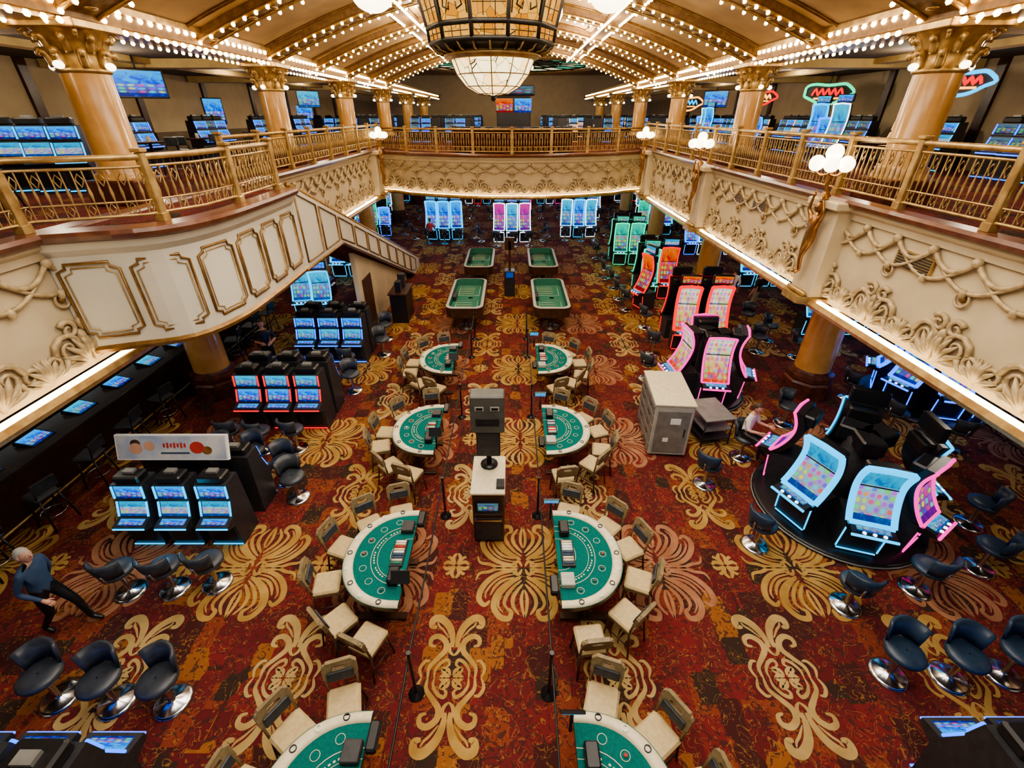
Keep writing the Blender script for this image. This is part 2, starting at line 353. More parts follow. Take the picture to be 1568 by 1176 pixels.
for sx in(-1,1):
    rb.box((sx*3.9,15.5,vz(3.9)-.12),(.5,43,.2),RIB)
    for k in range(int(29/.36)):
        y=8+k*.36
        for o in(-.3,.3): bulb(sx*3.9+o,y,vz(3.9)-.26,.055)
    for k in range(int(52/.32)):
        y=7+k*.32
        bulb(sx*8.02,y,8.52,.062); bulb(sx*7.98,y,8.24,.062)
        bulb(sx*8.98,y,8.24,.05)
rb.obj('trim_vault_ribs'); bulbs.obj('marquee_light_bulbs')
# ---------------------------------------------------------------- columns
def capital(m,z,r):
    m.lathe((0,0,z),[(r,0),(r*1.12,.03),(r*1.12,.07),(r*1.0,.1),(r*1.05,.35),(r*1.35,.62),(r*1.5,.68)],GOLD,20)
    for k in range(8):
        a=2*pi*k/8
        for (rr,zz,s_) in ((1.02,.1,.30),(1.06,.32,.32)):
            a2=a+(pi/8 if zz>.2 else 0)
            pts=[(r*rr*math.cos(a2),r*rr*math.sin(a2),z+zz),(r*(rr+.12)*math.cos(a2),r*(rr+.12)*math.sin(a2),z+zz+.2),(r*(rr+.38)*math.cos(a2),r*(rr+.38)*math.sin(a2),z+zz+.24),(r*(rr+.4)*math.cos(a2),r*(rr+.4)*math.sin(a2),z+zz+.16)]
            m.tube(cr(pts,4),[.07,.075,.08,.08,.08,.08,.075,.07,.06,.05,.045,.04,.03],GOLD,6)
    for k in range(4):
        a=pi/4+pi/2*k
        cx,cy=r*1.5*math.cos(a),r*1.5*math.sin(a)
        pts=[(cx+.11*math.cos(t)*math.cos(a)*(1-t/9),cy+.11*math.cos(t)*math.sin(a)*(1-t/9),z+.6+.11*math.sin(t)*(1-t/9)) for t in [i*.5 for i in range(17)]]
        m.tube(pts,.035,GOLD,6)
        b_=k*pi/2; m.ell((r*1.35*math.cos(b_),r*1.35*math.sin(b_),z+.12),(.09,.09,.07),GLOBE,8,6)
    m.box((0,0,z+.75),(r*3,r*3,.14),GOLD,bev=.02)
def column(upper):
    m=MB()
    if upper:
        m.box((0,0,.25),(1.1,1.1,.5),PLINTH,bev=.03)
        m.lathe((0,0,.5),[(.55,0),(.55,.08),(.47,.14),(.5,.2),(.42,.26),(.41,1.9)],COLM,28); capital(m,2.38,.41)
        m.lathe((0,0,.5),[(.4,1.8),(.40,1.95)],COLM,28)
    else:
        m.lathe((0,0,0),[(.62,0),(.62,.45),(.57,.5),(.6,.56),(.6,.66),(.5,.74),(.47,.8)],PLINTH,8,a0=pi/8,smooth=False)
        m.lathe((0,0,.78),[(.44,0),(.42,1.9)],COLM,28); m.lathe((0,0,2.66),[(.46,0),(.5,.06),(.5,.12),(.44,.16),(.46,.3),(.55,.4)],GOLD,24)
        m.box((0,0,3.38),(1.15,1.15,.64),GOLD,bev=.03)
        m.tube([(.47*math.cos(a*pi/10),.47*math.sin(a*pi/10),2.62) for a in range(20)],.03,GLOBE,5,closed=True)
    return m.mesh('column_marble')
cu,cl=column(True),column(False)
for y in COLY:
    for sx in(-1,1):
        put(cu,'marble_column_upper',(sx*8.45,y+.1,5.1)); put(cl,'marble_column_lower',(sx*8.3,y+.3,0))
# ---------------------------------------------------------------- fascia with relief
def pathlen(pts):
    L=[0]
    for a,b in zip(pts,pts[1:]): L.append(L[-1]+math.dist(a,b))
    return L
def pat(pts,L,s):
    s=max(0,min(L[-1]-1e-6,s)); i=0
    while L[i+1]<s: i+=1
    a,b=pts[i],pts[i+1]; t=(s-L[i])/(L[i+1]-L[i]); d=Vector((b[0]-a[0],b[1]-a[1])).normalized()
    return Vector((a[0]+(b[0]-a[0])*t,a[1]+(b[1]-a[1])*t)),Vector((-d.y,d.x))
def sweep(mb,pts,prof,mat):
    n=len(pts); k=len(prof); vs=[];fs=[]
    for i in range(n):
        d=Vector((0,0))
        if i>0: d+=Vector((pts[i][0]-pts[i-1][0],pts[i][1]-pts[i-1][1])).normalized()
        if i<n-1: d+=Vector((pts[i+1][0]-pts[i][0],pts[i+1][1]-pts[i][1])).normalized()
        d.normalize(); nn=Vector((-d.y,d.x))
        for o,z in prof: vs.append((pts[i][0]+nn.x*o,pts[i][1]+nn.y*o,z))
    for i in range(n-1):
        for j in range(k-1): fs.append((i*k+j,(i+1)*k+j,(i+1)*k+j+1,i*k+j+1))
    mb.add(vs,fs,mat)
def fascia(name,pts,z0,z1,unit=1.5):
    m=MB(); L=pathlen(pts); T=L[-1]; H=z1-z0
    sweep(m,pts,[(0,z0),(.0,z1)],CREAM)
    sweep(m,pts,[(.0,z1-.32),(.05,z1-.3),(.06,z1-.2),(.14,z1-.14),(.14,z1-.08)],CREAM)
    sweep(m,pts,[(.14,z1-.08),(.24,z1-.06),(.27,z1+.0),(.24,z1+.05),(0,z1+.06)],RAILD)
    sweep(m,pts,[(0,z0-.12),(.30,z0-.12),(.33,z0-.05),(.30,z0+.02),(.26,z0+.02),(.26,z0-.03),(0,z0-.03)],GOLD)
    sweep(m,pts,[(.20,z0-.02),(.20,z0+.02),(.10,z0+.02),(.10,z0-.02)],COVE)
    def P(s,z,o=.03):
        p,nn=pat(pts,L,s); return (p.x+nn.x*o,p.y+nn.y*o,z)
    k=max(1,round(T/unit)); U=T/k
    for i in range(k):
        s0=i*U
        zt=z1-.36; zb=z1-.36-.42*H/2
        for q in range(2):
            a=s0+q*U/2
            for sg in(1,-1):
                pl=[P(a+U/2*(t if sg>0 else 1-t),zt-(zt-zb)*math.sin(pi*t*.5),.05) for t in [x/6 for x in range(7)]]
                m.tube(pl,.032,RELIEF,5)
            for sg in (1,-1):
                pl=[P(a+U/4+sg*U/4*t,zt+.02-(zt-zb)*.55*(1-t*t),.06) for t in [x/4 for x in range(5)]]
                m.tube(pl,.038,RELIEF,5)
            p=P(a,zt+.02,.08); m.ell(p,.07,RELIEF,8,5)
            p=P(a+U/2,zb-.02,.06); m.ell(p,(.05,.05,.07),RELIEF,8,5)
        c=s0+U/2; zc=z0+.58*H
        ring=[P(c+.11*math.cos(t*pi/7),zc-.06+.11*math.sin(t*pi/7),.04) for t in range(14)]
        m.tube(ring,.02,RELIEF,5,closed=True); m.ell(P(c,zc-.06,.02),.05,GOLDD,8,5)
        zb=z0+.04; hh=H*.44
        for sg in(1,-1):
            for (cx,cz,R,turn,ph) in ((.30,.42,.26,1.6,0),(.62,.30,.20,1.4,pi),(.16,.72,.15,1.3,.6)):
                pts2=[]
                for t in range(17):
                    u=t/16; rr=R*(1-.8*u); an=ph+turn*2*pi*u
                    pts2.append(P(c+sg*(cx*U*.6+rr*math.cos(an)*.9),zb+cz*hh+rr*math.sin(an)*.9,.05))
                m.tube(pts2,[.045-.025*(t/16) for t in range(17)],RELIEF,5)
            for q in range(5):
                an=.25+q*.33
                a0=P(c+sg*.05,zb+.04,.04); mid=P(c+sg*(.28*math.cos(an)+.03),zb+.05+.3*math.sin(an),.09); e=P(c+sg*(.48*math.cos(an)+.02),zb+.02+.5*math.sin(an),.05)
                m.tube([a0,mid,e],[.02,.05,.012],RELIEF,5)
            for q in range(4):
                an=.5+q*.4
                a0=P(c+sg*U*.5,zb+.04,.04); mid=P(c+sg*(U*.5-.2*math.cos(an)),zb+.05+.25*math.sin(an),.08); e=P(c+sg*(U*.5-.33*math.cos(an)),zb+.42*math.sin(an),.05)
                m.tube([a0,mid,e],[.02,.045,.012],RELIEF,5)
        m.ell(P(c,zb+hh*.55,.04),(.07,.07,.1),RELIEF,8,6)
    return m.obj(name)
RP=[(6.4,-2),(6.4,24.7)]; LP=[(-6.4,24.7),(-6.4,-2)]
fascia('trim_fascia_right',RP,3.5,5.4); fascia('trim_fascia_left',LP,3.5,5.4); fascia('trim_fascia_far',ARC,3.6,5.25)
gv=MB()
for y in (7.2,12.4,13.6,19.3):
    gv.box((6.38,y,4.78),(.06,.75,.26),GOLD); 
    for k in range(6): gv.box((6.345,y,4.68+.04*k),(.02,.68,.018),DARK)
gv.obj('air_vent_grilles')
# ---------------------------------------------------------------- railing
def railing(name,pts,z,h=1.0):
    m=MB(); L=pathlen(pts); T=L[-1]
    step=.115; n=int(T/step)
    def pp(s,dz,o=0):
        p,nn=pat(pts,L,s); return (p.x+nn.x*o,p.y+nn.y*o,z+dz)
    for dz,r in((h,.045),(h-.12,.02),(.12,.022),(.30,.014)): m.tube([pp(s,dz) for s in L],r,GOLD,6)
    for i in range(n):
        s=(i+.5)*T/n
        m.tube([pp(s,.12),pp(s,h*.38),pp(s,h*.5),pp(s,h*.62),pp(s,h-.12)],[.012,.012,.028,.012,.012],GOLD,4,caps=False)
        if i%2==0:
            s2=s+T/n/2
            m.tube([pp(s2-.045,h-.25),pp(s2,h-.18),pp(s2+.045,h-.25),pp(s2,h-.34)],.012,GOLD,4,closed=True)
            m.tube([pp(s2-.04,.22),pp(s2,.29),pp(s2+.04,.22),pp(s2,.15)],.012,GOLD,4,closed=True)
    k=max(1,round(T/1.7))
    for i in range(k+1):
        q=Vector(pp(T*i/k,0))
        m.box((q.x,q.y,q.z+h/2+.02),(.11,.11,h+.06),GOLD,bev=.012); m.box((q.x,q.y,q.z+h+.08),(.15,.15,.05),GOLD,bev=.01); m.box((q.x,q.y,q.z+.06),(.15,.15,.12),GOLD,bev=.01)
    return m.obj(name)
railing('balcony_railing_right',[(6.35,-2),(6.35,24.5)],5.45,.97)
railing('balcony_railing_far',[(p[0]*.985,p[1]-.05) for p in ARC],5.28,.97)
LE=10.5
LAND=[(-6.35,6.3),(-5.9,6.5),(-5.2,6.85),(-4.85,7.65),(-4.8,8.9),(-4.85,10.2)]
railing('balcony_railing_left',list(reversed(LAND))+[(-6.35,-2)],5.45,.85)
railing('balcony_railing_left',[(-6.35,24.5),(-6.35,11.2)],5.45,.92)
# landing + staircase
m=MB(); Lp=[(-6.4,LE),(-6.4,6.3)]+LAND[1:]+[(-4.85,LE)]
m.prism(Lp,3.75,5.42,PANEL,None,UPC)
sk=[(-4.83,LE),(-4.80,9.8),(-4.78,8.9),(-4.82,7.6),(-5.15,6.78),(-5.9,6.45),(-6.4,6.25)]
SK=[(v_.x,v_.y) for v_ in cr([(a,b,0) for a,b in sk],4)]
sweep(m,SK,[(0,3.7),(.03,3.7),(.03,5.1),(.12,5.2),(.16,5.3)],PANEL)
sweep(m,SK,[(.16,5.3),(.24,5.34),(.26,5.4),(.24,5.45),(-.1,5.46)],RAILD)
sweep(m,SK,[(0,3.66),(.07,3.66),(.09,3.72),(.03,3.76)],GOLDD)
Ls=pathlen(SK); T=Ls[-1]; k=6; U=T/k
def panel_outline(P,s0,s1,z0,z1):
    c=.1
    return [P(s0+c,z0),P(s1-c,z0),P(s1-c,z0+c*.6),P(s1,z0+c),P(s1,z1-c),P(s1-c,z1-c*.6),P(s1-c,z1),P(s0+c,z1),P(s0+c,z1-c*.6),P(s0,z1-c),P(s0,z0+c),P(s0+c,z0+c*.6)]
def P(s,z):
    p,nn=pat(SK,Ls,s); return (p.x+nn.x*.045,p.y+nn.y*.045,z)
for i in range(k):
    m.tube(panel_outline(P,i*U+.07,(i+1)*U-.07,3.9,5.0),.022,GOLDD,5,closed=True)
    m.tube(panel_outline(P,i*U+.13,(i+1)*U-.13,3.96,4.94),.01,GOLD,4,closed=True)
m.obj('balcony_landing')
st=MB(); ns=30; y0,y1=LE+.02,23.0; dz=5.1/ns; dy=(y1-y0)/ns
STC=pm('stair_carpet',(.2,.05,.02),(.12,.02,.012),8,.9)
for i in range(ns):
    zt=5.1-dz*(i+1); y=y0+dy*i
    st.box((-5.6,y+dy/2,zt+dz/2-.1),(1.4,dy+.02,dz+.2),STC); st.box((-5.6,y+dy-.01,zt+dz-.02),(1.42,.04,.03),GOLDD)
def ztop(y): return 5.42-(y-y0-.3)*(4.97/(y1+.2-y0))
def zbot(y): return 3.66 if y<13.2 else max(0,3.66-(y-13.2)*3.66/(y1-.9-13.2))
for x in(-4.85,-6.3):
    prof=[(y0,5.45),(y0+.3,5.42),(y1+.5,.45),(y1+.5,0),(y1-.9,0),(13.2,3.66),(y0,3.66)]
    st.extx(prof,x-.05,x+.05,PANEL)
    st.tube([(x,y0+.1,5.5),(x,y1+.5,.48)],.06,GOLDD,8); st.tube([(x+.06,y0,3.66),(x+.06,13.2,3.66),(x+.06,y1-.9,0.03)],.03,GOLDD,6)
for i in range(10):
    ya=y0+.2+i*1.2; yb=ya+1.03
    if yb>y1-.4: break
    def zz(y,t):
        zt,zb=ztop(y),zbot(y); return zb+.14+(zt-zb-.28)*t
    st.tube([(-4.785,ya,zz(ya,0)),(-4.785,yb,zz(yb,0)),(-4.785,yb,zz(yb,1)),(-4.785,ya,zz(ya,1))],.022,GOLDD,5,closed=True)
st.extx([(14.6,0),(21.4,0),(21.4,.3),(14.6,3.0)],-5.2,-5.05,CREAM)
st.box((-5.02,15.4,1.0),(.04,.9,2.0),WOODD)
st.obj('grand_staircase')
# ---------------------------------------------------------------- people
def ptseg(p,a,b):
    ab=b-a; t=max(0,min(1,(p-a).dot(ab)/max(ab.length_squared,1e-9))); return (p-a-ab*t).length
SKIN=pm('skin_tone',(.55,.30,.20),(.5,.26,.17),6,.5)
def hand(m,w,d,side,mat,r=1.0):
    d=Vector(d).normalized(); up=Vector((0,1,0)); lat=d.cross(up); 
    if lat.length<.2: lat=Vector((1,0,0))
    lat.normalize(); nrm=lat.cross(d)
    w=Vector(w); p1=w+d*.085
    m.tube([w-d*.02,w+d*.02,w+d*.06,p1],[.024,.03,.036,.03],mat,8)
    for k in range(4):
        o=lat*(.027-.018*k); l=[.07,.08,.074,.058][k]; b=w+d*.075+o
        m.tube([b,b+d*l*.45+nrm*.008,b+d*l*.75+nrm*.022,b+d*l*.9+nrm*.036],[.0105,.0095,.0085,.006],mat,6)
    b=w+d*.03+lat*.028*side
    m.tube([b,b+d*.03+lat*.025*side,b+d*.06+lat*.03*side+nrm*.012],[.013,.011,.008],mat,6)
def person(name,loc,rz,J={},shirt=BLACK,pants=BLACK,hair=BLACK,skin=SKIN,scale=1,shoe=BLACK,longsl=False,headtilt=0,dress=None,longhair=False):
    D={'pel':(0,0,.96),'spi':(0,-.01,1.14),'che':(0,0,1.33),'nek':(0,.01,1.47),'hdb':(0,0,1.56)}
    for s,sg in(('L',1),('R',-1)):
        D.update({'sh'+s:(.175*sg,0,1.40),'el'+s:(.25*sg,.03,1.13),'wr'+s:(.25*sg,-.07,.89),'hp'+s:(.095*sg,0,.9),'kn'+s:(.105*sg,-.02,.5),'an'+s:(.1*sg,.03,.1),'to'+s:(.12*sg,-.13,.045)})
    D.update(J); D={k:Vector(v) for k,v in D.items()}
    R={'pel':(.15,.11),'spi':(.135,.10),'che':(.16,.115),'nek':(.062,.062),'hdb':(.055,.055)}
    for s in 'LR': R.update({'sh'+s:(.066,.066),'el'+s:(.045,.045),'wr'+s:(.028,.028),'hp'+s:(.095,.095),'kn'+s:(.062,.062),'an'+s:(.045,.045),'to'+s:(.04,.03)})
    E=[('pel','spi'),('spi','che'),('che','nek'),('nek','hdb')]
    for s in 'LR': E+=[('che','sh'+s),('sh'+s,'el'+s),('el'+s,'wr'+s),('pel','hp'+s),('hp'+s,'kn'+s),('kn'+s,'an'+s),('an'+s,'to'+s)]
    keys=list(D); me=bpy.data.meshes.new('sk'); me.from_pydata([D[k] for k in keys],[(keys.index(a),keys.index(b)) for a,b in E],[])
    o=bpy.data.objects.new('sk',me); sc.collection.objects.link(o)
    md=o.modifiers.new('s','SKIN'); sv=me.skin_vertices[0].data
    for i,k in enumerate(keys): sv[i].radius=R[k]; sv[i].use_root=(k=='pel')
    md.use_smooth_shade=True; ss=o.modifiers.new('u','SUBSURF'); ss.levels=1; ss.render_levels=1
    bpy.context.view_layer.update(); ev=o.evaluated_get(bpy.context.evaluated_depsgraph_get()); em=ev.to_mesh()
    V=[v_.co.copy() for v_ in em.vertices]; F=[tuple(p.vertices) for p in em.polygons]; ev.to_mesh_clear()
    bpy.data.objects.remove(o); m=MB()
    groups={}
    for f_ in F:
        c=sum((V[i] for i in f_),Vector())/len(f_); best=min(E,key=lambda e:ptseg(c,D[e[0]],D[e[1]])); a=best[1][:2]
        if a in('kn','an'): mt=pants
        elif a=='to': mt=shoe
        elif a=='wr' and not longsl: mt=skin
        elif a=='hd': mt=skin
        elif a=='hp' : mt=pants
        elif a=='sp' : mt=shirt if c.z>D['pel'].z+.02 else pants
        else: mt=shirt
        groups.setdefault(mt,[]).append(f_)
    for mt,fl in groups.items():
        used={}; vs=[]; fs=[]
        for f_ in fl:
            g=[]
            for i in f_:
                if i not in used: used[i]=len(vs); vs.append(V[i])
                g.append(used[i])
            fs.append(tuple(g))
        m.add(vs,fs,mt,True)
    for s,sg in(('L',1),('R',-1)):
        hand(m,D['wr'+s],D['wr'+s]-D['el'+s],-sg,skin)
    H=Matrix.Translation(D['hdb'])@Matrix.Rotation(headtilt,4,'X')
    m.ell((0,-.01,.09),(.074,.092,.115),skin,16,12,H); m.ell((0,-.035,.02),(.05,.055,.045),skin,12,8,H)
    m.tube([(0,-.098,.105),(0,-.118,.075),(0,-.1,.065)],[.009,.015,.01],skin,6,M=H)
    for sg in(1,-1):
        m.ell((.028*sg,-.09,.098),(.013,.01,.008),WHITE,8,6,H); m.ell((.028*sg,-.098,.098),(.006,.005,.006),BLACK,6,4,H)
        m.tube([(.012*sg,-.098,.118),(.03*sg,-.1,.123),(.046*sg,-.088,.117)],.005,hair,5,M=H)
        m.ell((.076*sg,0,.085),(.01,.02,.03),skin,8,6,H)
    m.tube([(-.025,-.09,.038),(0,-.1,.036),(.025,-.09,.038)],[.004,.008,.004],pm('lip',(.4,.12,.1),None,8,.5),6,M=H)
    vs=[];fs=[];n=18;mm=8
    for i in range(mm+1):
        ph=pi/2*(1-i/mm*1.25)
        for j in range(n):
            a=2*pi*j/n; back=.5+.5*math.sin(a)
            p2=ph if back>.35 else max(ph,.55)
            vs.append((.083*math.cos(p2)*math.cos(a),-.0+.1*math.cos(p2)*math.sin(a),.095+.124*math.sin(p2)))
    for i in range(mm):
        for j in range(n): fs.append((i*n+j,(i+1)*n+j,(i+1)*n+(j+1)%n,i*n+(j+1)%n))
    m.add(vs,fs,hair,True,None,H)
    if longhair: m.tube([(0,.06,.12),(0,.1,.02),(0,.1,-.1),(0,.09,-.18)],[.07,.075,.06,.03],hair,8,M=H)
    ob=m.obj(name,loc,rz); ob.scale=(scale,)*3; return ob
NAVY=pm('navy_shirt',(.03,.06,.12),None,9,.8); WSH=pm('white_shirt',(.7,.68,.64),None,9,.8); JEAN=pm('denim',(.05,.08,.14),None,9,.8); HAIRB=pm('brown_hair',(.06,.03,.015),None,20,.6); HAIRG=pm('grey_hair',(.35,.33,.3),None,20,.6); KHAKI=pm('khaki',(.35,.28,.18),None,9,.8); REDS=pm('red_shirt',(.45,.04,.03),None,9,.8)
person('casino_attendant_person',(-7.2,12.1,0),.5,{'elR':(-.27,0,1.15),'wrR':(-.12,-.18,1.12),'elL':(.27,0,1.15),'wrL':(.14,-.18,1.1)},BLACK,BLACK,HAIRB,longsl=False,longhair=True)
person('walking_person',(-6.75,4.15,0),1.6,{'knL':(.1,-.2,.53),'anL':(.1,-.25,.12),'toL':(.11,-.4,.05),'knR':(-.1,.02,.5),'anR':(-.1,.28,.16),'toR':(-.11,.16,.05),'wrL':(.22,.12,.92),'wrR':(-.22,-.2,.95),'che':(0,-.05,1.33),'nek':(0,-.06,1.47),'hdb':(0,-.09,1.55),'shL':(.175,-.03,1.4),'shR':(-.175,-.07,1.4)},NAVY,BLACK,HAIRG,longsl=True)
SIT={'pel':(0,.05,.62),'spi':(0,.03,.8),'che':(0,0,.99),'nek':(0,-.01,1.13),'hdb':(0,-.03,1.21),
 'shL':(.175,0,1.06),'shR':(-.175,0,1.06),'elL':(.24,-.08,.82),'elR':(-.24,-.08,.82),'wrL':(.2,-.32,.86),'wrR':(-.2,-.32,.86),
 'hpL':(.1,.02,.6),'hpR':(-.1,.02,.6),'knL':(.13,-.4,.6),'knR':(-.13,-.4,.6),'anL':(.13,-.38,.2),'anR':(-.13,-.38,.2),'toL':(.14,-.54,.15),'toR':(-.14,-.54,.15)}
person('seated_player_person',(5.25,8.2,.08),math.atan2(.64,.77),SIT,WSH,BLACK,HAIRB,headtilt=.2)
person('standing_guest_person',(8.6,17.3,0),pi*.9,{},WSH,JEAN,HAIRB)
person('standing_guest_person',(9.4,16.9,0),pi*1.2,{},BLACK,KHAKI,HAIRB)
person('seated_player_person',(-4.9,28.3,.08),pi,SIT,REDS,BLACK,HAIRB)
# ---------------------------------------------------------------- bronze statues and globe sconces
def pilaster(x,y,sg,name):
    m=MB()
    m.box((x-sg*.02,y,4.42),(.42,.72,1.75),CREAM,bev=.03); m.box((x-sg*.06,y,5.33),(.6,.95,.14),CREAM,bev=.02)
    m.prism([(x+sg*.3,y-.5),(x+sg*.3,y+.5),(x-sg*.1,y+.45),(x-sg*.42,y+.28),(x-sg*.42,y-.28),(x-sg*.1,y-.45)][::(1 if sg<0 else -1)],3.42,3.56,GOLD)
    m.tube([(x-sg*.3,y-.3,3.62),(x-sg*.3,y+.3,3.62)],.05,GOLD,6)
    m.obj(name)
def sconce(x,y,sg):
    m=MB()
    m.tube(cr([(x,y,5.45),(x-sg*.12,y,5.62),(x-sg*.1,y,5.85),(x-sg*.16,y,6.0)],5),.035,BRONZE,8)
    m.lathe((x-sg*.1,y,5.42),[(.1,0),(.06,.05),(.04,.12)],BRONZE,12)
    cx,cy=x-sg*.16,y
    for k in range(6):
        a=2*pi*k/6; px,py=cx+.27*math.cos(a),cy+.27*math.sin(a)
        m.tube(cr([(cx,cy,5.85),(cx+.15*math.cos(a),cy+.15*math.sin(a),5.82),(px,py,5.9)],4),.016,BRONZE,6); m.lathe((px,py,5.9),[(.02,0),(.05,.02),(.05,.04)],BRONZE,10); m.ell((px,py,6.02),.13,GLOBE,14,10)
    m.ell((cx,cy,6.2),.145,GLOBE,14,10); m.tube([(cx,cy,5.95),(cx,cy,6.1)],.02,BRONZE,6)
    m.obj('globe_cluster_lamp')
for (x,y,sg) in ((6.3,9.3,1),(6.3,16.0,1),(6.3,22.9,1),(-6.3,22.9,-1)):
    pilaster(x,y,sg,'trim_pilaster'); sconce(x-sg*.25,y,sg)
    person('bronze_statue',(x-sg*.38,y,3.95),-sg*pi/2,{'elL':(.32,-.05,1.55),'wrL':(.2,-.08,1.85),'elR':(-.3,-.05,1.55),'wrR':(-.2,-.08,1.85),'knL':(.04,-.1,.5),'anL':(-.02,.0,.1),'toL':(-.02,-.1,.03)},BRONZE,BRONZE,BRONZE,BRONZE,.8,BRONZE,longhair=True)
# ---------------------------------------------------------------- chandelier
def glass_mat(name,c1,c2,lead,scale,st):
    m=bpy.data.materials.new(name); m.use_nodes=True; nt=m.node_tree;N=nt.nodes;L=nt.links; b=N['Principled BSDF']
    tc=N.new('ShaderNodeTexCoord'); vo=N.new('ShaderNodeTexVoronoi'); vo.feature='DISTANCE_TO_EDGE'; vo.inputs['Scale'].default_value=scale; L.new(tc.outputs['Object'],vo.inputs['Vector'])
    v2=N.new('ShaderNodeTexVoronoi'); v2.inputs['Scale'].default_value=scale; L.new(tc.outputs['Object'],v2.inputs['Vector'])
    sp=N.new('ShaderNodeSeparateColor'); L.new(v2.outputs['Color'],sp.inputs['Color'])
    r=N.new('ShaderNodeValToRGB'); r.color_ramp.elements[0].position=.3;r.color_ramp.elements[1].position=.7; r.color_ramp.elements[0].color=lin(c1); r.color_ramp.elements[1].color=lin(c2); L.new(sp.outputs['Red'],r.inputs['Fac'])
    gt=N.new('ShaderNodeMath'); gt.operation='GREATER_THAN'; gt.inputs[1].default_value=lead; L.new(vo.outputs['Distance'],gt.inputs[0])
    mx=N.new('ShaderNodeMix'); mx.data_type='RGBA'; mx.inputs['A'].default_value=(.01,.008,.005,1); L.new(gt.outputs[0],mx.inputs['Factor']); L.new(r.outputs['Color'],mx.inputs['B'])
    b.inputs['Base Color'].default_value=(.03,.02,.01,1); b.inputs['Specular IOR Level'].default_value=.1
    L.new(mx.outputs['Result'],b.inputs['Emission Color']); b.inputs['Emission Strength'].default_value=st; b.inputs['Roughness'].default_value=.4
    return m
AMB=glass_mat('amber_stained_glass',(.75,.27,.02),(.95,.46,.08),.012,6,1.15)
GRN=glass_mat('green_stained_glass',(.01,.06,.05),(.10,.2,.1),.03,7,.7)
BOWL=glass_mat('alabaster_bowl_glass',(1,.66,.26),(1,.80,.42),.012,4.5,2.6)
IRON=pm('dark_iron',(.03,.025,.02),(.02,.016,.012),8,.4,.5)
def chandelier():
    m=MB(); n=12
    prof=[(0.02,0),(.25,.03),(.45,.13),(.6,.3),(.70,.52)]
    m.lathe((0,0,0),prof,BOWL,24,caps=False); m.lathe((0,0,-.08),[(.02,0),(.05,.04),(.03,.1)],IRON,10)
    for k in range(12):
        a=2*pi*k/12; m.tube([(r*1.01*math.cos(a),r*1.01*math.sin(a),z) for r,z in prof],.009,GOLDD,4)
    for r,z in prof[1:4]: m.tube([(r*1.01*math.cos(t*pi/12),r*1.01*math.sin(t*pi/12),z) for t in range(24)],.008,GOLDD,4,closed=True)
    m.lathe((0,0,.5),[(.72,0),(.78,.03),(.8,.08),(.74,.12)],GOLD,36)
    m.tube([(.79*math.cos(t*pi/12),.79*math.sin(t*pi/12),.56) for t in range(24)],.028,GOLD,5,closed=True)
    for k in range(24):
        a=2*pi*k/24; m.tube([(.78*math.cos(a),.78*math.sin(a),.58),(.92*math.cos(a),.92*math.sin(a),.60),(1.0*math.cos(a),1.0*math.sin(a),.68)],.018,GOLD,4)
    m.lathe((0,0,.60),[(.76,0),(.98,.06),(1.02,.10)],IRON,n,smooth=False,a0=pi/12)
    P_=[(1.02,.70),(1.05,.90),(1.34,1.95)]
    for k in range(n):
        a0=2*pi*(k+.5)/n; a1=2*pi*(k+1.5)/n
        for i in range(2):
            (r0,z0),(r1,z1)=P_[i],P_[i+1]
            q=[(r0*math.cos(a0),r0*math.sin(a0),z0),(r0*math.cos(a1),r0*math.sin(a1),z0),(r1*math.cos(a1),r1*math.sin(a1),z1),(r1*math.cos(a0),r1*math.sin(a0),z1)]
            m.quad(*q,AMB)
            c=sum((Vector(x) for x in q),Vector())/4; u=(Vector(q[1])-Vector(q[0])).normalized(); w_=((Vector(q[3])+Vector(q[2]))/2-(Vector(q[0])+Vector(q[1]))/2).normalized(); nn=u.cross(w_)
            hw,hh=(.2,.09) if i==0 else (.22,.44)
            if k%2==1 and i==1:
                cc=c+nn*.02+w_*.05
                for s_ in(1,.8): m.tube([cc+u*.21*s_*math.cos(t*pi/8)+w_*.24*s_*math.sin(t*pi/8) for t in range(16)],.018,IRON,4,closed=True)
                m.add([cc+nn*.004+u*.13*math.cos(t*pi/5)*(1 if t%2 else .45)+w_*.15*math.sin(t*pi/5)*(1 if t%2 else .45) for t in range(10)],[tuple(range(10))],GRN)
                for sg in(1,-1):
                    m.tube([cc-w_*.24+u*sg*.03,cc-w_*.28+u*sg*.14,cc-w_*.40+u*sg*.17,cc-w_*.44+u*sg*.07,cc-w_*.36+u*sg*.06],.014,IRON,4)
                    m.tube([cc+w_*.26+u*sg*.04,cc+w_*.32+u*sg*.18,cc+w_*.40+u*sg*.12,cc+w_*.36+u*sg*.05],.014,IRON,4)
                for sg in(1,-1): m.tube([c+nn*.015+u*sg*.235-w_*.45,c+nn*.015+u*sg*.27+w_*.45],.009,IRON,4)
            else:
                for s_ in(-.4,.4): m.tube([c+u*hw*s_-w_*hh*1.1+nn*.01,c+u*hw*s_+w_*hh*1.1+nn*.01],.006,IRON,4)
                for s_ in((-.75,0,.75) if i else (0,)): m.tube([c+u*hw*-1.1+w_*hh*s_+nn*.01,c+u*hw*1.1+w_*hh*s_+nn*.01],.006,IRON,4)
        m.tube([(r*math.cos(a0),r*math.sin(a0),z) for r,z in P_],.035,IRON,6)
    for r,z in P_: m.tube([(r*math.cos(2*pi*(k+.5)/n),r*math.sin(2*pi*(k+.5)/n),z) for k in range(n)],.04,IRON,6,closed=True)
    m.lathe((0,0,1.95),[(1.34,0),(1.38,.05),(1.36,.12),(.9,.3),(.3,.45),(.08,.5),(.06,1.0)],BRONZE,n,smooth=False)
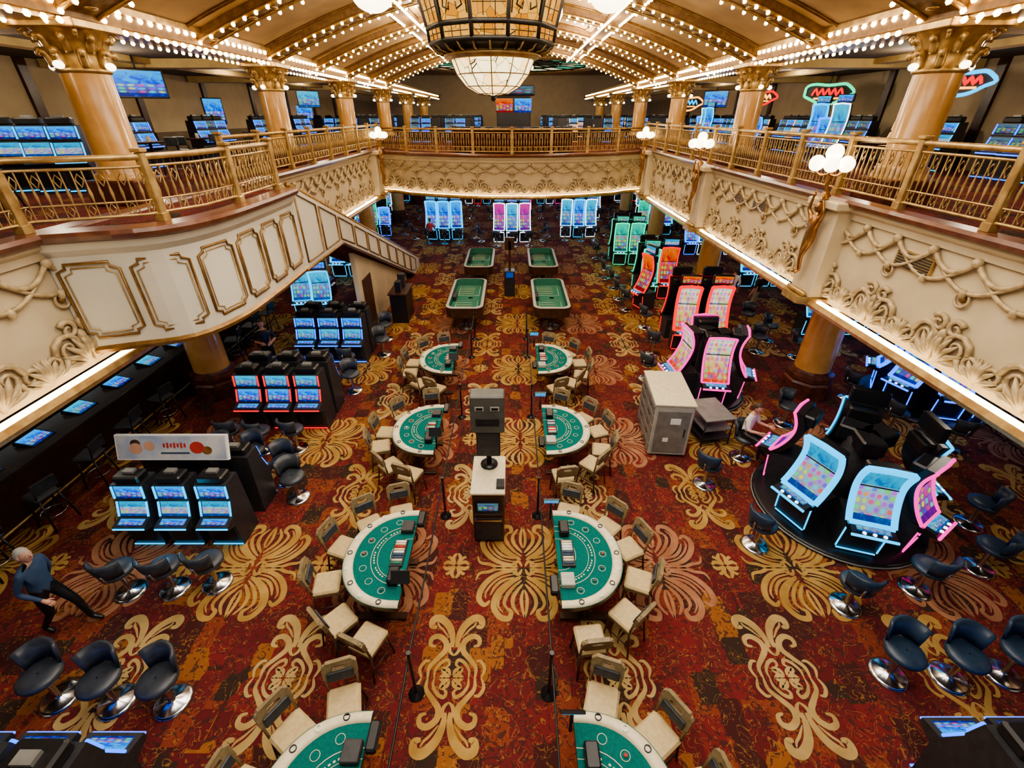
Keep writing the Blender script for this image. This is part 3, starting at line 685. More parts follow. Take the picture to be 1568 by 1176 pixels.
    for k in range(6):
        a=2*pi*k/6
        c_,s_=math.cos(a),math.sin(a)
        m.tube(cr([(1.35*c_,1.35*s_,2.0),(1.65*c_,1.65*s_,2.1),(1.9*c_,1.9*s_,1.75)],5),.035,BRONZE,6)
        m.lathe((1.9*c_,1.9*s_,1.6),[(.05,.15),(.16,.1),(.18,.0),(.18,-.03)],BRONZE,14); m.ell((1.9*c_,1.9*s_,1.40),(.34,.34,.27),GLOBE,18,12)
    return m.mesh('chandelier')
ch=chandelier()
put(ch,'stained_glass_chandelier',(-.38,10.9,7.12),0,1.16)
put(ch,'stained_glass_chandelier',(0.1,38.2,8.72),0,.62)
d=MB(); DG=glass_mat('dome_stained_glass',(.03,.3,.17),(.8,.75,.4),.02,.9,1.6)
d.lathe((0,46,0),[(7,10.3),(6.2,10.32),(4,10.4),(2,10.46),(.1,10.48)],DG,32,caps=False)
for r in(7,6.2,4,2): d.tube([(r*math.cos(t*pi/20),46+r*math.sin(t*pi/20),10.3+(.06 if r<6 else 0)) for t in range(40)],.09 if r<7 else .2,IRON if r<7 else GOLD,6,closed=True)
for k in range(20): a=k*pi/10; d.tube([(.3*math.cos(a),46+.3*math.sin(a),10.46),(7*math.cos(a),46+7*math.sin(a),10.28)],.05,IRON,4)
d.obj('stained_glass_dome')
# ---------------------------------------------------------------- gaming tables
def dpoly(R,Hh,n=28,off=0,ex=.8):
    out=[]
    for i in range(n+1):
        t=-pi/2+pi*i/n; out.append((R*max(0,math.cos(t))**ex+off,Hh*math.sin(t)))
    return out
def bj(seed):
    random.seed(seed); m=MB(); top=.86
    o=dpoly(1.02,.92); m.prism([(0,-.92)]+o+[(0,.92)],top-.07,top,WOODD,None,FELT)
    oi=dpoly(.955,.855); n=len(oi); vs=[];fs=[]
    for (x,y),(x2,y2) in zip(o,dpoly(.85,.79)):
        for t in range(7):
            a=pi*t/6; u=(1-math.cos(a))/2; vs.append((x*(1-u)+x2*u+.0,y*(1-u)+y2*u,top-.02+.055*math.sin(a)))
    for i in range(n-1):
        for t in range(6): a=i*7+t; fs.append((a,a+1,a+8,a+7))
    m.add(vs,fs,LEATHER,True)
    for k in range(9):
        i=2+int(k*(n-5)/8); (x,y)=dpoly(.935,.86)[i]
        m.lathe((x,y,top+.03),[(.04,0),(.04,.012),(.03,.014),(.028,.0)],WHITE if k%2 else DARK,12)
    for (R_,H_,w_,mt) in((.60,.56,.008,LEATHER),(.50,.46,.006,LEATHER),(.30,.30,.006,LEATHER)):
        a_=dpoly(R_,H_,20); b_=dpoly(R_-w_,H_-w_,20); vs=[(x,y,top+.004) for x,y in a_]+[(x,y,top+.004) for x,y in b_]; k=21
        m.add(vs,[(i,i+1,k+i+1,k+i) for i in range(k-1)],mt)
    for q in range(26):
        t=-1.2+2.4*q/25; x,y=.55*math.cos(t),.51*math.sin(t)
        if q%6!=5: m.box((x,y,top+.004),(.02,.026,.002),LEATHER,rz=t)
    for k in range(7):
        t=-1.15+2.3*k/6; x,y=.72*math.cos(t),.70*math.sin(t)
        m.lathe((x,y,top+.002),[(.055,0),(.055,.003)],LEATHER,14); m.lathe((x,y,top+.003),[(.049,0),(.049,.003)],FELT,14)
        if random.random()<.5: m.lathe((x,y,top+.006),[(.02,0),(.02,.02)],random.choice([REDS,WHITE,DARK]),10)
    m.box((.17,0,top+.02),(.2,.5,.05),DARK,bev=.008)
    for i in range(9):
        m.tube([(.09,-.2+.05*i,top+.05),(.25,-.2+.05*i,top+.05)],.02,random.choice([REDS,WHITE,FELT2,JEAN,LEATHER]),8)
    m.box((.15,.45,top+.07),(.16,.26,.14),BLACK,bev=.02); m.box((.12,-.5,top+.05),(.2,.22,.09),LGREY if seed%2 else DARK,bev=.01)
    m.box((-.09,-.62,top+.1),(.12,.3,.1),BLACK,bev=.02); m.tube([(-.05,.72,top),(-.05,.72,top+.35)],.02,BLACK)
    Mx=Matrix.Translation((-.05,.72,top+.42))@Matrix.Rotation(.5,4,'X'); m.box((0,0,0),(.26,.03,.18),BLACK,Mx); m.quad((-.12,-.018,-.08),(.12,-.018,-.08),(.12,-.018,.08),(-.12,-.018,.08),S['cyan'],Mx)
    for y in(-.5,.5):
        m.lathe((.42,y,0),[(.06,.06),(.06,.2),(.09,.3),(.06,.5),(.1,.8)],WOODD,12); m.box((.42,y,.03),(.75,.12,.06),WOODD,bev=.01); 
    m.box((.42,0,.55),(.06,1.0,.3),WOODD)
    return m.mesh('blackjack_table')
def chair():
    m=MB(); sh=.62
    m.box((0,0,sh),(.46,.46,.09),SEAT,bev=.03); m.box((0,0,sh-.06),(.44,.44,.04),CHAIRW)
    for x in(-1,1):
        m.tube([(x*.2,-.19,sh-.05),(x*.23,-.24,0)],[.022,.016],WOODD,6); m.tube([(x*.2,.2,sh-.05),(x*.23,.28,0)],[.022,.016],WOODD,6)
        m.tube([(x*.205,.2,sh-.05),(x*.21,.25,sh+.25),(x*.2,.32,sh+.5)],[.02,.02,.018],CHAIRW,6); m.tube([(x*.215,-.215,.25),(x*.215,.235,.25)],.013,WOODD,6)
    m.tube([(-.22,-.22,.25),(.22,-.22,.25)],.013,WOODD,6)
    Mb=Matrix.Translation((0,.285,sh+.36))@Matrix.Rotation(-.22,4,'X')
    def rr(w,h,z): 
        c=.07; return [(-w+c,z,-h),(w-c,z,-h),(w,z,-h+c),(w,z,h-c),(w-c,z,h),(-w+c,z,h),(-w,z,h-c),(-w,z,-h+c)]
    A_=rr(.235,.17,-.03);B_=[(p[0]*.42,p[1],p[2]*.22+.06) for p in A_]; C_=[(p[0],.03,p[2]) for p in A_]; D_=[(p[0],.03,p[2]) for p in B_]
    vs=A_+B_+C_+D_; fs=[]
    for i in range(8):
        j=(i+1)%8; fs+=[(i,j,8+j,8+i),(16+j,16+i,24+i,24+j),(j,i,16+i,16+j),(8+i,8+j,24+j,24+i)]
    m.add(vs,fs,CHAIRW,False,None,Mb)
    m.box((0,-.045,-.06),(.36,.03,.16),STOOLV,Mb,bev=.012)
    return m.mesh('casino_chair')
chm=chair()
def bjset(x,y,side,seed):
    rz=0 if side>0 else pi
    put(bj(seed),'blackjack_table',(x,y,0),rz)
    for t in (-72,-44,-15,15,44,72):
        a=math.radians(t+random.uniform(-4,4)); px=1.30*math.cos(a); py=1.22*math.sin(a); 
        wx=x+side*px; wy=y+side*py
        dx,dy=-side*math.cos(a),-side*math.sin(a)
        put(chm,'casino_chair',(wx,wy,0),math.atan2(dx,-dy)+random.uniform(-.2,.2),.88)
for k,y in enumerate((1.7,4.8,8.15,11.5)):
    bjset(-1.6,y,-1,k*2); bjset(.70,y,1,k*2+1)
def rrect(w,h,r,n=5):
    out=[]
    for cx,cy,a0 in((w-r,h-r,0),(-w+r,h-r,pi/2),(-w+r,-h+r,pi),(w-r,-h+r,1.5*pi)):
        for i in range(n+1): a=a0+pi/2*i/n; out.append((cx+r*math.cos(a),cy+r*math.sin(a)))
    return out
def craps(Lh=1.7):
    m=MB(); a=rrect(.66,Lh,.3); b=rrect(.56,Lh-.1,.24); n=len(a)
    m.prism(rrect(.6,Lh-.06,.26),.62,.74,WOODD,None,FELT2)
    vs=[(x,y,.62) for x,y in a]+[(x,y,.98) for x,y in a]+[(x,y,1.0) for x,y in b]+[(x,y,.72) for x,y in b]; fs=[]
    for k in range(3):
        for i in range(n): j=(i+1)%n; fs.append((k*n+i,k*n+j,(k+1)*n+j,(k+1)*n+i))
    m.add(vs,fs[:n],WOODD); m.add(vs,fs[n:2*n],LGREY); m.add(vs,fs[2*n:],FELT2)
    for s_ in(1,-1):
        m.tube([(-.4,s_*.3,.745),(.4,s_*.3,.745),(.4,s_*1.4,.745),(-.4,s_*1.4,.745)],.012,WHITE,4,closed=True)
        for q in range(4): m.tube([(-.4,s_*(.5+.22*q),.745),(.2,s_*(.5+.22*q),.745)],.009,LEATHER,4)
        m.lathe((.1,s_*.0,.745),[(.09,0),(.09,.01)],WHITE,14)
    m.box((-.5,0,.86),(.16,.7,.12),DARK); 
    for s_ in(1,-1):
        m.lathe((0,s_*1.1,0),[(.32,0),(.32,.06),(.12,.12),(.1,.4),(.25,.62)],WOODD,12)
    return m.mesh('craps_table')
cm=craps()
for x,y in((-1.68,16.7),(1.42,16.7),(-1.5,21.7),(1.42,21.7)): put(cm,'craps_table',(x,y,0))
def pit(x,ys,nm):
    m=MB()
    for y in ys:
        m.lathe((x,y,0),[(.11,0),(.11,.02),(.03,.04),(.022,.08),(.022,.95),(.03,.97),(.03,1.0)],BLACK,12)
    for a,b in zip(ys,ys[1:]):
        m.tube(cr([(x,a,.93),(x,(a+b)/2,.86),(x,b,.93)],5),.014,BLACK,5)
    m.obj(nm)
pit(-1.3,(.3,3.2,6.4,9.8,13.2,14.6),'stanchion_belt_barrier'); pit(.5,(.3,3.2,6.4,9.8,13.2,14.6),'stanchion_belt_barrier')
m=MB(); m.box((-.42,6.25,.6),(.55,.95,1.16),WOODD,bev=.02); m.box((-.42,6.25,1.2),(.6,1.0,.05),LEATHER,bev=.01)
m.box((-.42,5.76,.9),(.46,.03,.3),BLACK); m.box((-.42,5.74,.35),(.46,.02,.5),DARK); m.box((-.42,5.72,.62),(.48,.05,.04),CHROME)
m.quad((-.6,5.742,.8),(-.24,5.742,.8),(-.24,5.742,1.0),(-.6,5.742,1.0),S['dim'])
m.box((-.2,5.95,1.26),(.14,.2,.06),DARK)
m.obj('pit_podium')
m=MB(); m.tube([(-.42,6.5,1.23),(-.42,6.5,1.9)],.05,BLACK,8); m.lathe((-.42,6.5,1.23),[(.16,0),(.16,.03),(.05,.05)],BLACK,12)
m.box((-.42,6.5,1.80),(.42,.22,.6),DARK,bev=.02); m.box((-.42,6.5,2.42),(.58,.30,.74),pm('display_back_grey',(.09,.09,.08),(.065,.065,.06),5,.5),bev=.02)
for s_ in(-.13,.13):
    m.box((-.42+s_,6.345,2.56),(.15,.01,.08),LGREY); m.box((-.42+s_,6.338,2.56),(.11,.01,.045),BLACK)
for q in range(5): m.box((-.42,6.345,2.22+.03*q),(.4,.012,.01),BLACK)
m.quad((-.14,6.66,2.1),(-.7,6.66,2.1),(-.7,6.66,2.75),(-.14,6.66,2.75),S['red']); m.obj('display_tower')
m=MB(); m.box((-.1,19.2,.55),(.45,.5,1.1),DARK,bev=.02); m.box((-.1,18.94,.95),(.3,.02,.22),S['cyan']); m.box((-.1,19.2,1.7),(.1,.1,1.2),WOODD); m.box((-.1,19.2,2.2),(.4,.1,.5),WOODD); m.obj('pit_podium')
m=MB(); W_,D_,H_=.84,1.5,1.33
m.box((0,0,H_/2+.06),(W_,D_,H_),LGREY,bev=.015); m.box((0,0,H_+.075),(W_+.04,D_+.04,.03),LEATHER)
for i in range(5):
    m.box((-.43,0,.22+.25*i),(.02,D_-.1,.2),GREYM); 
    for s_ in(-.35,.35): m.box((-.445,s_,.22+.25*i),(.02,.2,.03),DARK)
m.box((0,-.76,.7),(.7,.02,1.1),GREYM); m.box((.05,-.775,1.0),(.22,.01,.15),WHITE); m.box((.28,-.775,.7),(.03,.02,.2),DARK); m.box((-.1,-.775,.5),(.12,.01,.1),WHITE)
for x in(-.35,.35):
    for y in(-.65,.65): m.tube([(x-.02,y,.06),(x+.02,y,.06)],.055,BLACK,10)
m.obj('storage_cabinet',(3.6,8.95,0),-.08)
m=MB(); m.box((0,0,.74),(.75,.95,.04),GREYM,bev=.008); m.box((0,0,.45),(.7,.9,.03),GREYM)
for x in(-.34,.34):
    for y in(-.43,.43): m.tube([(x,y,0),(x,y,.74)],.018,DARK,6)
m.box((0,0,.2),(.7,.9,.03),DARK); m.obj('service_cart',(4.75,9.05,0),.15)
# ---------------------------------------------------------------- stools
def stool(mat):
    m=MB()
    m.lathe((0,0,0),[(.24,0),(.24,.02),(.2,.04),(.05,.06),(.035,.1),(.035,.5)],CHROME,20); m.lathe((0,0,.46),[(.08,0),(.2,.05)],BLACK,14)
    m.lathe((0,0,.5),[(.19,0),(.235,.02),(.245,.06),(.22,.1),(.1,.115),(.01,.115)],mat,20,caps=False)
    vs=[];fs=[];n=10
    for i in range(n+1):
        a=math.radians(25+130*i/n); 
        for (r,z) in((.25,.62),(.28,.74),(.31,.93),(.27,.95),(.24,.75),(.21,.62)): vs.append((r*math.cos(a)*.9,r*math.sin(a),z-.04*abs(math.cos(a))))
    for i in range(n):
        for k in range(6): a=i*6+k;b=i*6+(k+1)%6; fs.append((a,b,b+6,a+6))
    fs+= [tuple(range(5,-1,-1)),tuple(range(n*6,n*6+6))]
    m.add(vs,fs,mat,True)
    m.tube([(0,.1,.5),(0,.25,.55),(0,.26,.72)],.02,CHROME,6)
    return m.mesh('slot_stool')
st1,st2=stool(STOOLV),stool(STOOLB)
def stools(lst,mesh=st1):
    for x,y,a in lst: put(mesh,'slot_stool',(x,y,0),a+random.uniform(-.35,.35))
# ---------------------------------------------------------------- slot machines (front faces -y)
def slotC(scr,edge,h=1.0,base=DARK,topper=None,er=.03):
    m=MB()
    prof=cr([(0,-.36,.74),(0,-.24,.92),(0,-.13,1.17),(0,-.07,1.42),(0,-.09,1.66),(0,-.18,1.9)],3)
    prof=[(p.y,.74+(p.z-.74)*h) for p in prof]; zt=prof[-1][1]
    m.extx([(-.30,0),(.25,0),(.25,.7),(-.36,.7)],-.31,.31,base)
    m.extx([(-.62,.66),(-.36,.6),(-.3,.76),(-.58,.72)],-.33,.33,BLACK)
    m.tube([(-.34,-.63,.69),(.34,-.63,.69)],.024,G[edge],6)
    m.quad((-.25,-.56,.735),(.25,-.56,.735),(.25,-.36,.758),(-.25,-.36,.758),S['cyan'])
    for i in range(3): m.lathe((-.15+.15*i,-.585,.72),[(.03,0),(.028,.02)],G['white'],10)
    m.ribbon(prof,-.29,.29,S[scr])
    back=[(p[0]+.012,p[1]) for p in prof]+[(p[0]+.14,p[1]) for p in reversed(prof)]
    m.extx(back,-.33,.33,BLACK)
    for x in(-.33,.33): m.tube([(x,p[0]-.01,p[1]) for p in prof],er,G[edge],6)
    m.tube([(-.33,prof[-1][0],zt),(0,prof[-1][0]-.02,zt+.03),(.33,prof[-1][0],zt)],er,G[edge],6)
    m.tube([(-.33,prof[0][0]-.02,prof[0][1]),(.33,prof[0][0]-.02,prof[0][1])],er,G[edge],6)
    mid=prof[9]; m.tube([(-.29,mid[0]-.012,mid[1]),(.29,mid[0]-.012,mid[1])],.014,BLACK,5)
    m.box((0,.05,zt-.15),(.5,.25,.24),BLACK,bev=.03)
    m.tube([(-.3,-.33,.06),(.3,-.33,.06)],.015,G[edge],5)
    for x in(-.315,.315): m.tube([(x,-.33,.1),(x,-.37,.6)],.014,G[edge],5)
    if topper:
        m.box((0,.0,zt+.2),(.62,.14,.3),BLACK,bev=.02); m.quad((-.28,-.075,zt+.08),(.28,-.075,zt+.08),(.28,-.075,zt+.32),(-.28,-.075,zt+.32),S[topper])
    return m.mesh('slot_machine_'+scr)
def slotB(scr,edge,s2=None):
    m=MB(); prof=[(.32,0),(-.26,0),(-.3,.58),(-.5,.66),(-.5,.74),(-.28,.8),(-.16,1.14),(-.17,1.17),(-.12,1.48),(.26,1.48)]
    m.extx(list(reversed(prof)),-.31,.31,DARK)
    m.box((0,.05,1.56),(.5,.3,.16),BLACK,bev=.03); m.box((0,.08,1.66),(.2,.12,.06),GREYM)
    def on(a,b,t): return (a[0]+(b[0]-a[0])*t-.006,a[1]+(b[1]-a[1])*t)
    for a,b,s_ in(((-.28,.8),(-.16,1.14),scr),((-.17,1.17),(-.12,1.48),s2 or scr)):
        p,q=on(a,b,.08),on(a,b,.92); m.quad((-.25,p[0],p[1]),(.25,p[0],p[1]),(.25,q[0],q[1]),(-.25,q[0],q[1]),S[s_])
        for x in(-.285,.285): m.tube([(x,p[0]-.01,p[1]),(x,q[0]-.01,q[1])],.02,G[edge],5)
    m.quad((-.24,-.46,.752),(.24,-.46,.752),(.24,-.32,.79),(-.24,-.32,.79),S['blue'])
    m.tube([(-.3,-.51,.7),(.3,-.51,.7)],.018,G[edge],5); m.tube([(-.3,-.29,.05),(.3,-.29,.05)],.015,G[edge],5)
    m.quad((-.22,-.292,.15),(.22,-.292,.15),(.22,-.308,.5),(-.22,-.308,.5),BLACK)
    return m.mesh('slot_machine_box_'+scr)
SC={'cy':slotC('gold','cyan',.86,er=.055),'cy2':slotC('cyan','cyan',.9,DARK,'blue'),'pk':slotC('pinky','pink',.88),'wp':slotC('white','pink',1.0),'rd':slotC('white','red',1.2,DARK,'red',.05),
    'gr':slotC('green','green',1.15,DARK,'green'),'bl':slotC('blue','blue',.85,er=.05),'tw':slotC('cyan','white',1.3,DARK,'blue'),'tc':slotC('blue','cyan',1.3,DARK,'cyan',.05),'tr':slotC('red','red',1.2,DARK,'gold'),'tp':slotC('pinky','white',1.3,DARK,'cyan'),'dk':slotC('dim','blue',.8)}
SBx={'b':slotB('blue','blue'),'w':slotB('cyan','blue','blue'),'r':slotB('blue','red','cyan'),'c':slotB('gold','cyan','blue'),'d':slotB('dim','blue','dim'),'x':slotB('white','amber','cyan')}
def face(dx,dy): return math.atan2(dx,-dy)
def slot(me,x,y,a,z=0,s=1): put(me,'slot_machine',(x,y,z),a,s)
for i in range(3):
    slot(SBx['w'],-6.35+.72*i,13.1,.0); slot(SBx['b'],-6.35+.72*i,13.85,pi)
    slot(SBx['r'],-6.35+.72*i,9.55,0); slot(SBx['b'],-6.35+.72*i,10.3,pi)
    slot(SBx['c'],-6.62+.72*i,5.95,0,0,.9); slot(SBx['b'],-6.62+.72*i,6.8,pi,0,.9)
    slot(SBx['b'],-6.0+.75*i,1.95,pi); slot(SBx['b'],5.1+.75*i,2.1,pi)
m=MB(); R25=Matrix.Rotation(-.35,4,'X'); m.box((0,0,0),(1.95,.06,.46),WHITE,R25)
m.quad((-.95,-.035,-.21),(.95,-.035,-.21),(.95,-.035,.21),(-.95,-.035,.21),pm('banner_print',(.55,.54,.53),(.28,.34,.46),2.2,.4),R25)
for (cx_,cz_,r_,mt_) in ((-.62,-.02,.12,SKIN),(-.38,.03,.1,SKIN),(-.62,.07,.09,WOODD),(.45,0,.13,REDS),(.62,-.05,.09,BRONZE)):
    m.add([(cx_+r_*math.cos(t*pi/7),-.037-.0006*r_*10,cz_+r_*.85*math.sin(t*pi/7)) for t in range(14)],[tuple(range(14))],mt_,False,None,R25)
for q in range(7): m.box((-.12+.06*q,-.037,.04),(.035,.004,.1 if q%2 else .07),REDS,R25)
m.box((.06,-.037,-.1),(.5,.004,.03),NAVY,R25)
for x in(-.7,.7): m.tube([(x,.05,-.35),(x,.03,-.1)],.03,BLACK,6)
m.obj('bank_sign',(-5.95,6.32,1.78))
stools([(-6.3,4.75,pi),(-5.6,4.8,pi),(-4.95,4.9,pi),(-6.5,8.5,pi),(-5.8,8.45,pi),(-5.05,8.5,pi),(-6.3,7.7,0),(-5.6,7.75,0),(-4.8,7.4,.3),(-4.4,6.9,.8),
  (-6.5,12.1,pi),(-5.6,12.15,pi),(-4.95,12.2,pi),(-4.5,11.1,.3),(-5.4,11.25,0),(-6.3,11.3,0),(-4.4,14.6,0),(-4.2,13.4,.9)])
stools([(-6.1,3.15,0),(-5.3,3.1,0),(-4.55,3.1,0)])
def rbank(cx,cy,r,angs,keys,name,rad=.8):
    m=MB(); m.lathe((0,0,0),[(r,0),(r,.09),(r-.05,.11),(.05,.11)],BLACK,40,caps=False); m.lathe((0,0,.11),[(.3,0),(.3,1.6),(.2,1.7)],DARK,12)
    for q in range(3):
        m.box((.2*math.cos(q*2.1),.2*math.sin(q*2.1),1.75),(.5,.4,.3),BLACK,bev=.03,rz=q*2.1+.3)
    m.tube([(r*math.cos(t*pi/20),r*math.sin(t*pi/20),.05) for t in range(40)],.02,GREYM,5,closed=True)
    m.obj(name,(cx,cy,0))
    for a,k in zip(angs,keys):
        a=math.radians(a); slot(SC[k],cx+rad*math.cos(a),cy+rad*math.sin(a),face(math.cos(a),math.sin(a)),.11)
rbank(6.45,6.65,1.5,(202,252,302,350,60,132),('cy','cy','pk','cy2','cy2','pk'),'slot_bank_platform',.95)
rbank(11.2,10.6,1.4,(200,255,310,145,90,30),('bl',)*6,'slot_bank_platform')
rbank(5.35,11.05,1.1,(262,185,340,90),('wp','wp','wp','wp'),'slot_bank_platform',.6)
for x in(5.65,6.65): slot(SC['rd'],x,14.0,-.15 if x<6 else -.1); slot(SC['tr'],x,14.9,pi)
for x,k in((5.75,'gr'),(6.5,'tr')): slot(SC[k],x,18.9,-.1); slot(SC['gr'],x,19.8,pi)
slot(SC['tr'],5.4,17.7,-1.2)
for x in(5.6,6.4): slot(SC['gr'],x,24.0,-.1); slot(SC['gr'],x,24.8,pi)
stools([(4.1,7.3,2.0),(4.45,5.7,2.3),(5.35,4.5,2.8),(6.7,4.8,pi),(8.1,5.2,-2.3),(8.8,6.2,-2.3)],st2)
stools([(8.6,7.6,-1.6),(6.9,9.5,.2),(4.6,13.4,2.2),(4.9,15.6,1.8),(4.0,11.8,2),(5.25,8.2,math.atan2(.64,.77)),
 (4.6,17.4,2),(4.55,18.6,1.6),(4.6,20,1.6),(4.5,21.5,1.6),(4.7,23,2),(4.6,25,2),(5.7,12.8,pi),(6.8,12.8,pi),(9.4,9.2,2),(9.3,10.7,1.6),(9.5,12.4,1),(10.3,8.5,2.6),(12.6,8.6,-2.6),(13.1,10,-1.6),(8.1,13.6,0),(8.9,14.5,.4),(8.6,15.6,0),(9.2,13.2,1)])
stools([(5.3,3.45,0),(6.1,3.4,0),(6.9,3.45,0)],st2)
for i in range(4):
    slot(SC['bl' if i%2 else 'cy2'],10.6+.75*i,15.2,0); slot(SC['tc'],10.6+.75*i,20.5,0); slot(SC['tw' if i%2 else 'bl'],9.9+.75*i,26,0)
for i in range(3): slot(SC['pk'],11.2+.8*i,6.3,.3)
for i in range(4): slot(SBx['b'],15.0,8+1.0*i,-pi/2)
for cx,cy,ks in((-4.2,29.6,('tc','tc','tc')),(0,28.9,('tp','tw','tp')),(4.2,30.3,('tw','tc','tw')),(-8.9,30.6,('tc','gr','bl')),(9.2,30.9,('gr','tc','tc')),(-5,36,('pk','tw','tr')),(0.3,36,('tc','tw','pk')),(5.5,36.5,('bl','tc','tw')),(-10.5,38,('tc','bl','tw')),(10.8,38,('tw','gr','tc')),(-3,43,('tw','tr','tc')),(3.3,43,('tc','tw','pk')),(10.4,44.5,('tw','tc','tr')),(-10.4,44.5,('tr','tw','tc'))):
    for q,kk in enumerate(ks):
        slot(SC[kk],cx-.75+.75*q,cy+(0 if q!=1 else -.1),.12*(q-1)); 
        if q<2: slot(SC[kk],cx-.4+.75*q,cy+1.1,pi)
    stools([(cx-.9,cy-1.2,pi),(cx+.1,cy-1.3,pi),(cx+1,cy-1.1,pi),(cx+1.9,cy+.2,-1.6),(cx-1.9,cy,1.6)])
# ---------------------------------------------------------------- bar left
m=MB(); BT=pm('bar_top_stone',(.05,.04,.035),(.03,.025,.02),5,.2)
m.box((-9.6,9,.53),(.55,13.6,1.06),WOODD); m.box((-9.6,9,1.09),(.85,13.8,.07),BT,bev=.01); m.tube([(-9.2,2.2,.2),(-9.2,15.8,.2)],.03,GOLD,6)
for k in range(12):
    y=2.9+1.12*k
    Mx=Matrix.Translation((-9.65,y,1.16))@Matrix.Rotation(.22,4,'Y')
    m.box((0,0,-.02),(.42,.5,.08),BLACK,Mx); m.add([(.18,-.22,.025),(.18,.22,.025),(-.18,.22,.025),(-.18,-.22,.025)],[(0,1,2,3)],S[('blue','cyan','blue','cyan')[k%4]],False,[[(0,0),(1,0),(1,1),(0,1)]],Mx)
m.obj('bar_counter')
m=MB(); m.box((-12.2,9,.48),(.7,13,.96),WOODD); m.box((-12.2,9,.98),(.8,13.1,.05),GREYM)
m.box((-13.0,9,1.6),(.12,13,3.2),WOODD)
for z in(1.4,1.9,2.4):
    m.box((-12.75,9,z),(.4,12.6,.04),LGREY)
    for k in range(90):
        if random.random()<.75:
            y=2.9+.137*k; c_=random.choice([pm('bottle_amber',(.4,.15,.03),None,5,.1),pm('bottle_green',(.03,.2,.06),None,5,.1),pm('bottle_clear',(.6,.65,.7),None,5,.1)])
            m.lathe((-12.72,y,z+.02),[(.035,0),(.035,.17),(.012,.23),(.012,.29)],c_,7)
m.box((-12.9,9,2.75),(.05,12.6,.06),G['white'])
for k in range(6):
    m.box((-12.1,3.5+2.1*k,1.2),(.4,.5,.4),LGREY,bev=.02); m.quad((-11.89,3.3+2.1*k,1.05),(-11.89,3.7+2.1*k,1.05),(-11.89,3.7+2.1*k,1.35),(-11.89,3.3+2.1*k,1.35),S['cyan'])
m.obj('back_bar')
def barstool():
    m=MB()
    for x in(-1,1):
        for y in(-1,1): m.tube([(x*.22,y*.22,0),(x*.15,y*.15,.7)],.018,BLACK,6)
    m.tube([(.2*math.cos(t*pi/6),.2*math.sin(t*pi/6),.28) for t in range(12)],.012,CHROME,5,closed=True)
    m.box((0,0,.74),(.42,.42,.08),STOOLV,bev=.03)
    for x in(-.18,.18): m.tube([(x,.18,.74),(x,.26,1.1)],.016,BLACK,6)
    m.box((0,.25,1.0),(.4,.04,.24),STOOLV,bev=.015)
    return m.mesh('bar_stool')
bs=barstool()
for k in range(12):
    y=2.9+1.12*k
    if abs(y-11.1)<1.1 or abs(y-3)<1.0: continue
    put(bs,'bar_stool',(-8.75,y,0),math.pi/2+pi+random.uniform(-.3,.3))
m=MB(); m.box((0,0,.55),(1.2,.6,1.1),BLACK,bev=.02); m.box((0,0,1.13),(1.3,.7,.05),WOODD); m.box((-.3,0,1.35),(.3,.2,.4),BLACK,bev=.02); m.box((.3,0,1.4),(.25,.25,.5),DARK,bev=.02); m.obj('service_station',(-4.2,16.6,0),pi/2)
for i in range(2): slot(SC['tc'],-8.3+.8*i,22,.0); slot(SC['cy2'],-8.0+.75*i,16.8,.2)
# ---------------------------------------------------------------- upper level
ZU=5.1
for i in range(7):
    for j_ in range(4):
        k_='dxcd'[(i+j_)%4]
        slot(SBx[k_],14.6,9+4.2*i+.7*j_,-pi/2+.25,ZU)
for i in range(3):
    for j_ in range(3): slot(SC[('tw','bl','tc')[(i+j_)%3]],12.2+.05*j_,19.6+6.5*i+.75*j_,-pi/2+.5,ZU,.9)
for i in range(4):
    slot(SBx['c'],-13.1+.75*i,12.6,.5,ZU)
    for j_ in range(3): slot(SBx['d' if j_%2 else 'b'],-13.2,17+5*i+.75*j_,pi/2-.2,ZU)
random.seed(5)
for gx in (-13,-10.6,-6.3,-3.9,3.9,6.3,10.6,13):
    for gy in (36.5,41,45.5,50,54.5,58.5):
        for q in range(2 if abs(gx)<9 else 3):
            k_=random.choice(['d','d','b','c','x','d'])
            back=random.random()<.4
            slot(SBx[k_],gx+.75*q-.4,gy,pi if back else 0,ZU)
def table_hi(x,y):
    m=MB(); m.lathe((0,0,0),[(.28,0),(.28,.03),(.04,.06),(.04,.98),(.36,1.0),(.38,1.04)],WOODD,18); m.lathe((0,0,1.04),[(.05,0),(.05,.12),(.03,.14)],LGREY,10); m.obj('cocktail_table',(x,y,ZU))
for y in(9,14.5,16.8,21,23.5,29.5):
    table_hi(-10.2,y)
    for s_ in(-.7,.7): put(bs,'bar_stool',(-10.2,y+s_,ZU),0 if s_>0 else pi)
for y in (14,22,30): table_hi(9.9,y)
for x in (-5,-3.5,3.5,5):
    table_hi(x,31.5+abs(x)*.1)
m=MB(); m.box((.1,31.9,6.4),(2.0,1.0,2.6),BLACK,bev=.05); m.box((.1,31.9,8.0),(2.5,1.2,.5),DARK,bev=.05)
for x,k in((-.45,'red'),(.65,'blue')): m.quad((x-.5,31.38,6.9),(x+.5,31.38,6.9),(x+.5,31.38,7.6),(x-.5,31.38,7.6),S[k])
m.quad((-1,31.28,7.8),(1.2,31.28,7.8),(1.2,31.28,8.2),(-1,31.28,8.2),S['dim']); m.obj('video_tower')
m=MB()
m.lathe((0,27.6,ZU),[(3.2,0),(3.2,1.02),(3.35,1.06),(3.35,1.1),(2.7,1.1)],WOODD,32)
for k in range(14):
    a=pi+pi*k/13; m.box((3.02*math.cos(a),27.6+3.02*math.sin(a),ZU+1.15),(.3,.3,.08),DARK,rz=a)
m.obj('island_bar')
